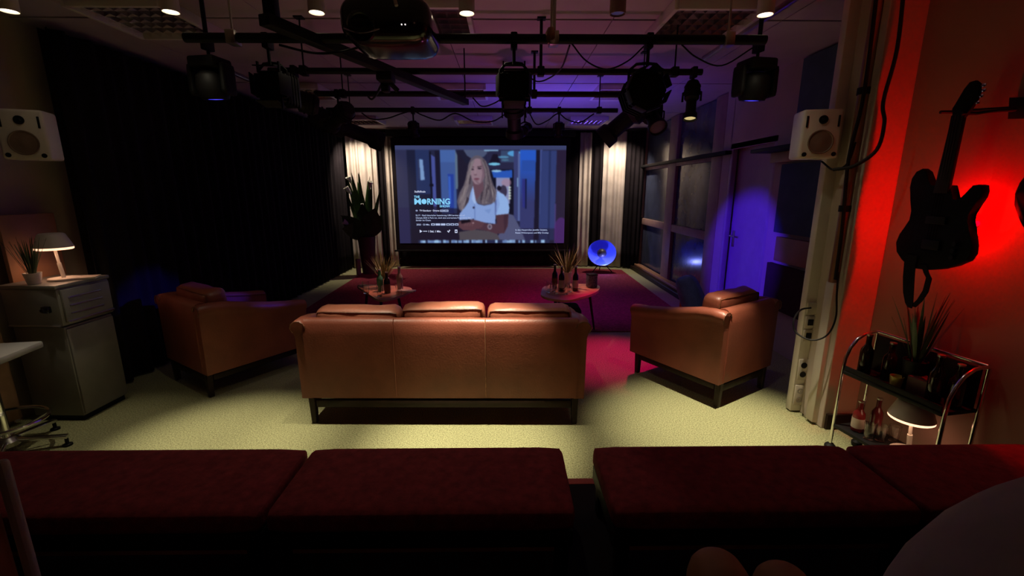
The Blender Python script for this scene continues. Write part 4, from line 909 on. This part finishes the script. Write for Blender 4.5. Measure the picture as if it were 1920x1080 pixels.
o = B().box((0, 0, .006), (.15, .11, .012), .002).obj('booklet', M['paper'], None, None, (-3.035, 3.18, .997), (0, 0, R(25))); tag(o, 'booklet lying on the grey cabinet by the lamp foot', 'booklet')
o = B().box((-3.40, 3.22, 1.14), (.03, .38, .62), .006).obj('wall_board', M['orange_wood']); tag(o, 'brown board on the wall behind the glowing cabinet lamp', 'board')
# small white table top edge and chrome based stool at the picture edge
t = thing('swivel_stool', 'stool with pale grey seat and chrome star base beside the grey cabinet', 'stool', (-3.02, 2.46, 0))
B().box((-.20, .12, .635), (.46, .36, .045), .012, (0, 0, R(10))).obj('seat', M['grey_lt'], t)
B().tube([(-.10, .08, .10), (-.12, .09, .61)], .028, 14).obj('column', M['chrome'], t)
B().lathe([(.001, .06), (.06, .06), (.065, .09), (.04, .115), (.001, .115)], 18, Matrix.Translation((-.10, .08, 0))).obj('hub', M['steel'], t)
for a in (18, 90, 162, 234, 306):
    c, s = math.cos(R(a)), math.sin(R(a)); L = .30
    lg = B().box((-.10 + c * L / 2, .08 + s * L / 2, .08), (L, .035, .022), .004, (0, R(6), R(a))).obj('base_leg', M['chrome'], t)
    B().lathe([(.001, 0), (.026, 0), (.026, .012), (.010, .018), (.010, .06), (.001, .06)], 14, Matrix.Translation((-.10 + c * L * .96, .08 + s * L * .96, 0))).obj('glide', M['black'], lg)
ft = [(-.10 + .22 * math.cos(2*PI*k/28), .08 + .20 * math.sin(2*PI*k/28), .22) for k in range(28)]
B().tube(ft, .011, 8, True).obj('foot_ring', M['chrome'], t)
for a in (40, 160, 280): B().tube([(-.10 + .215 * math.cos(R(a)), .08 + .195 * math.sin(R(a)), .22), (-.10, .08, .11)], .007, 6).obj('ring_spoke', M['chrome'], t)
# curtain strip at the wall
curtain((-3.43, 2.50), (-3.43, 2.92), .05, 1.0, 4, .012, mat('tan_cloth', (.42, .25, .15), .9), 'short tan curtain on the wall between stool and cabinet', seed=12)
o = B().box((-3.40, 3.08, 2.36), (.16, .16, .20), .02).tube([(-3.3, 3.0, 2.30), (-3.24, 3.0, 2.30)], .03, 10).obj('wall_fixture', M['black']); tag(o, 'dark fixture above the speaker at the left picture edge', 'fixture')

# ------------------------------------------------------------------ trolley with lamp (right, near)
t = thing('serving_trolley', 'chrome framed black serving trolley standing under the bass guitar', 'trolley', (2.06, 2.53, 0), R(10))
# local axes: x towards the wall, y negative towards the viewer
LT = -.56
for y, nm in ((0, 'far'), (LT, 'near')):
    hoop = [(0, y, .03), (0, y, .54)] + [(.16 - .16 * math.cos(R(a)), y, .56 + .21 * math.sin(R(a))) for a in (15, 35, 55, 75, 90)] + [(.20, y, .77)]
    B().tube(hoop, .0095, 10).obj('end_frame', M['chrome'], t)
    B().tube([(.21, y, .765), (.205, y, .03)], .0095, 10).obj('post', M['chrome'], t)
    for x in (0, .205):
        B().lathe([(.001, 0), (.026, 0), (.03, .012), (.03, .03), (.018, .042), (.001, .042)], 14, Matrix.Translation((x, y, 0))).obj('caster', M['black'], t)
B().tube([(.205, .0, .775), (.205, LT, .775)], .0095, 10).obj('top_rail', M['chrome'], t)
B().box((.10, LT / 2, .53), (.22, -LT - .02, .02), .003).obj('upper_shelf', M['black'], t)
B().box((.10, LT / 2, .17), (.22, -LT - .02, .02), .003).obj('lower_shelf', M['black'], t)
B().box((.195, LT / 2, .65), (.012, -LT - .03, .22), .003).obj('back_panel', M['black'], t)
B().box((.0, LT / 2, .555), (.008, -LT - .03, .035), .002).obj('shelf_edge', M['black'], t)
TM = Matrix.Translation((2.06, 2.53, 0)) @ Matrix.Rotation(R(10), 4, 'Z')
def on_tr(x, y, z): v = TM @ Vector((x, y, z)); return (v.x, v.y, v.z)
mushroom_lamp('white mushroom table lamp glowing on the lower shelf of the trolley', on_tr(.115, -.36, .181), .98, .9)
l_objs = ((.07, -.07, 'black bottle at the far end of the trolley upper shelf', .24), (.12, -.17, 'black bottle next to the yellow candle glass on the trolley', .22), (.08, -.44, 'black bottle near the close end of the trolley upper shelf', .25), (.13, -.50, 'black bottle at the closest end of the trolley upper shelf', .22))
for x, y, lab, h in l_objs: bottle(lab, on_tr(x, y, .541), M['glass_brown'], h, .034)
o = B().lathe([(.001, 0), (.024, 0), (.032, .07), (.029, .07), (.022, .006), (.001, .006)], 18).obj('candle_glass', M['glass_yellow'], None, 40, on_tr(.055, -.27, .541)); tag(o, 'small yellow candle glass on the trolley upper shelf', 'glass')
o = B().box((0, 0, .05), (.09, .12, .10), .006).obj('tea_box', mat('dark_red_box', (.10, .03, .03), .5), None, None, on_tr(.10, -.38, .541), (0, 0, R(10))); tag(o, 'dark red box in the middle of the trolley upper shelf', 'box')
grass_pot('dark spiky plant with long arching leaves at the top of the trolley', on_tr(.12, -.30, .541), .42, 26, .5, .055, .17, M['black'], M['leaf_dk'], .014, 21, .7)
bottle('red bottle at the far end of the trolley lower shelf', on_tr(.06, -.10, .181), mat('red_bottle', (.20, .02, .02), .15, var=0), .19, .032, M['label_pale'])
bottle('dark red bottle behind the red bottle on the trolley lower shelf', on_tr(.14, -.14, .181), mat('wine_bottle', (.10, .012, .015), .15, var=0), .22, .03)
for i, (x, y) in enumerate(((.04, -.19), (.09, -.22), (.16, -.24))):
    tumbler(('glass nearest the shelf edge beside the trolley lamp', 'middle glass of three beside the trolley lamp', 'glass nearest the wall beside the trolley lamp')[i], on_tr(x, y, .181), 'glasses on the trolley lower shelf', .85)

# ------------------------------------------------------------------ foreground benches and seats
o = B().box((-.52, .12, .10), (5.74, 3.62, .20), .004).obj('seating_platform', M['black_cloth'])
tag(o, 'low black platform that carries the row of maroon benches', 'platform')
B().box((-.52, 1.95, .192), (5.74, .045, .022), .004).obj('edge_strip', M['red_edge'], o)
def bench(label, x0, x1, y0=1.35, y1=1.775, zt=.515, rz=0.):
    t = thing('bench', label, 'bench', ((x0 + x1) / 2, (y0 + y1) / 2, 0), rz, 'cushioned benches')
    w, d = x1 - x0, y1 - y0
    B().pillow((0, 0, zt - .045), (w - .008, d, .09), .03, 10, .05).obj('seat_cushion', M['bench_top'], t, 80)
    B().box((0, 0, zt - .125), (w - .02, d - .03, .07), .006).obj('seat_base', M['black'], t)
    for sx in (-1, 1):
        for sy in (-1, 1): B().box((sx * (w / 2 - .05), sy * (d / 2 - .05), (zt - .16 + .2) / 2), (.05, .05, zt - .16 - .2), .004).obj('leg', M['black'], t)
    B().box((0, -d / 2 + .05, .345), (w - .14, .03, .05), .004).obj('stretcher', M['walnut'], t)
    return t
bench('maroon cushioned bench on the stool side of the front row', -2.28, -.868)
bench('maroon cushioned bench directly behind the sofa in the front row', -.858, .247)
bench('maroon cushioned bench in the front row between the aisle gap and the trolley', .372, 1.492)
bench('maroon cushioned bench in front of the trolley, at the end of the front row', 1.502, 2.36)
# rounded grey seat close to the viewer
t = thing('round_chair', 'grey upholstered ball shaped chair close to the viewer', 'chair', (.85, .26, .2))
B().lathe([(.001, .30)] + [(.42 * math.sin(R(a)), .74 - .42 * math.cos(R(a))) for a in range(12, 180, 8)] + [(.001, 1.16)], 44).obj('shell', M['dim_grey'], t, 80)
B().lathe([(.001, .05), (.05, .05), (.05, .33), (.001, .33)], 16).lathe([(.001, 0), (.26, 0), (.26, .02), (.05, .06), (.001, .06)], 28).obj('pedestal', M['steel'], t)
t = thing('wooden_chair', 'brown chair whose pale edged side cuts the lower left corner', 'chair', (-1.20, .742, .2))
B().box((-.12, -.10, .42), (.36, .50, .82), .02).obj('side_panel', M['tan_leather'], t)
B().box((.070, .158, .42), (.022, .022, .82), .008).obj('edge_trim', M['grey_lt'], t)
for i, (x, y) in enumerate(((.625, 1.08), (.815, 1.06))):
    o = B().pillow((0, 0, 0), (.165, .20, (.37, .34)[i]), .08, 8, .05).obj('pouf', M['pouf'], None, 80, (x, y, (.385, .37)[i])); tag(o, ('brown rounded pouf under the front bench, nearer the aisle gap', 'brown rounded pouf under the front bench, nearer the grey chair')[i], 'pouf', 'brown poufs')
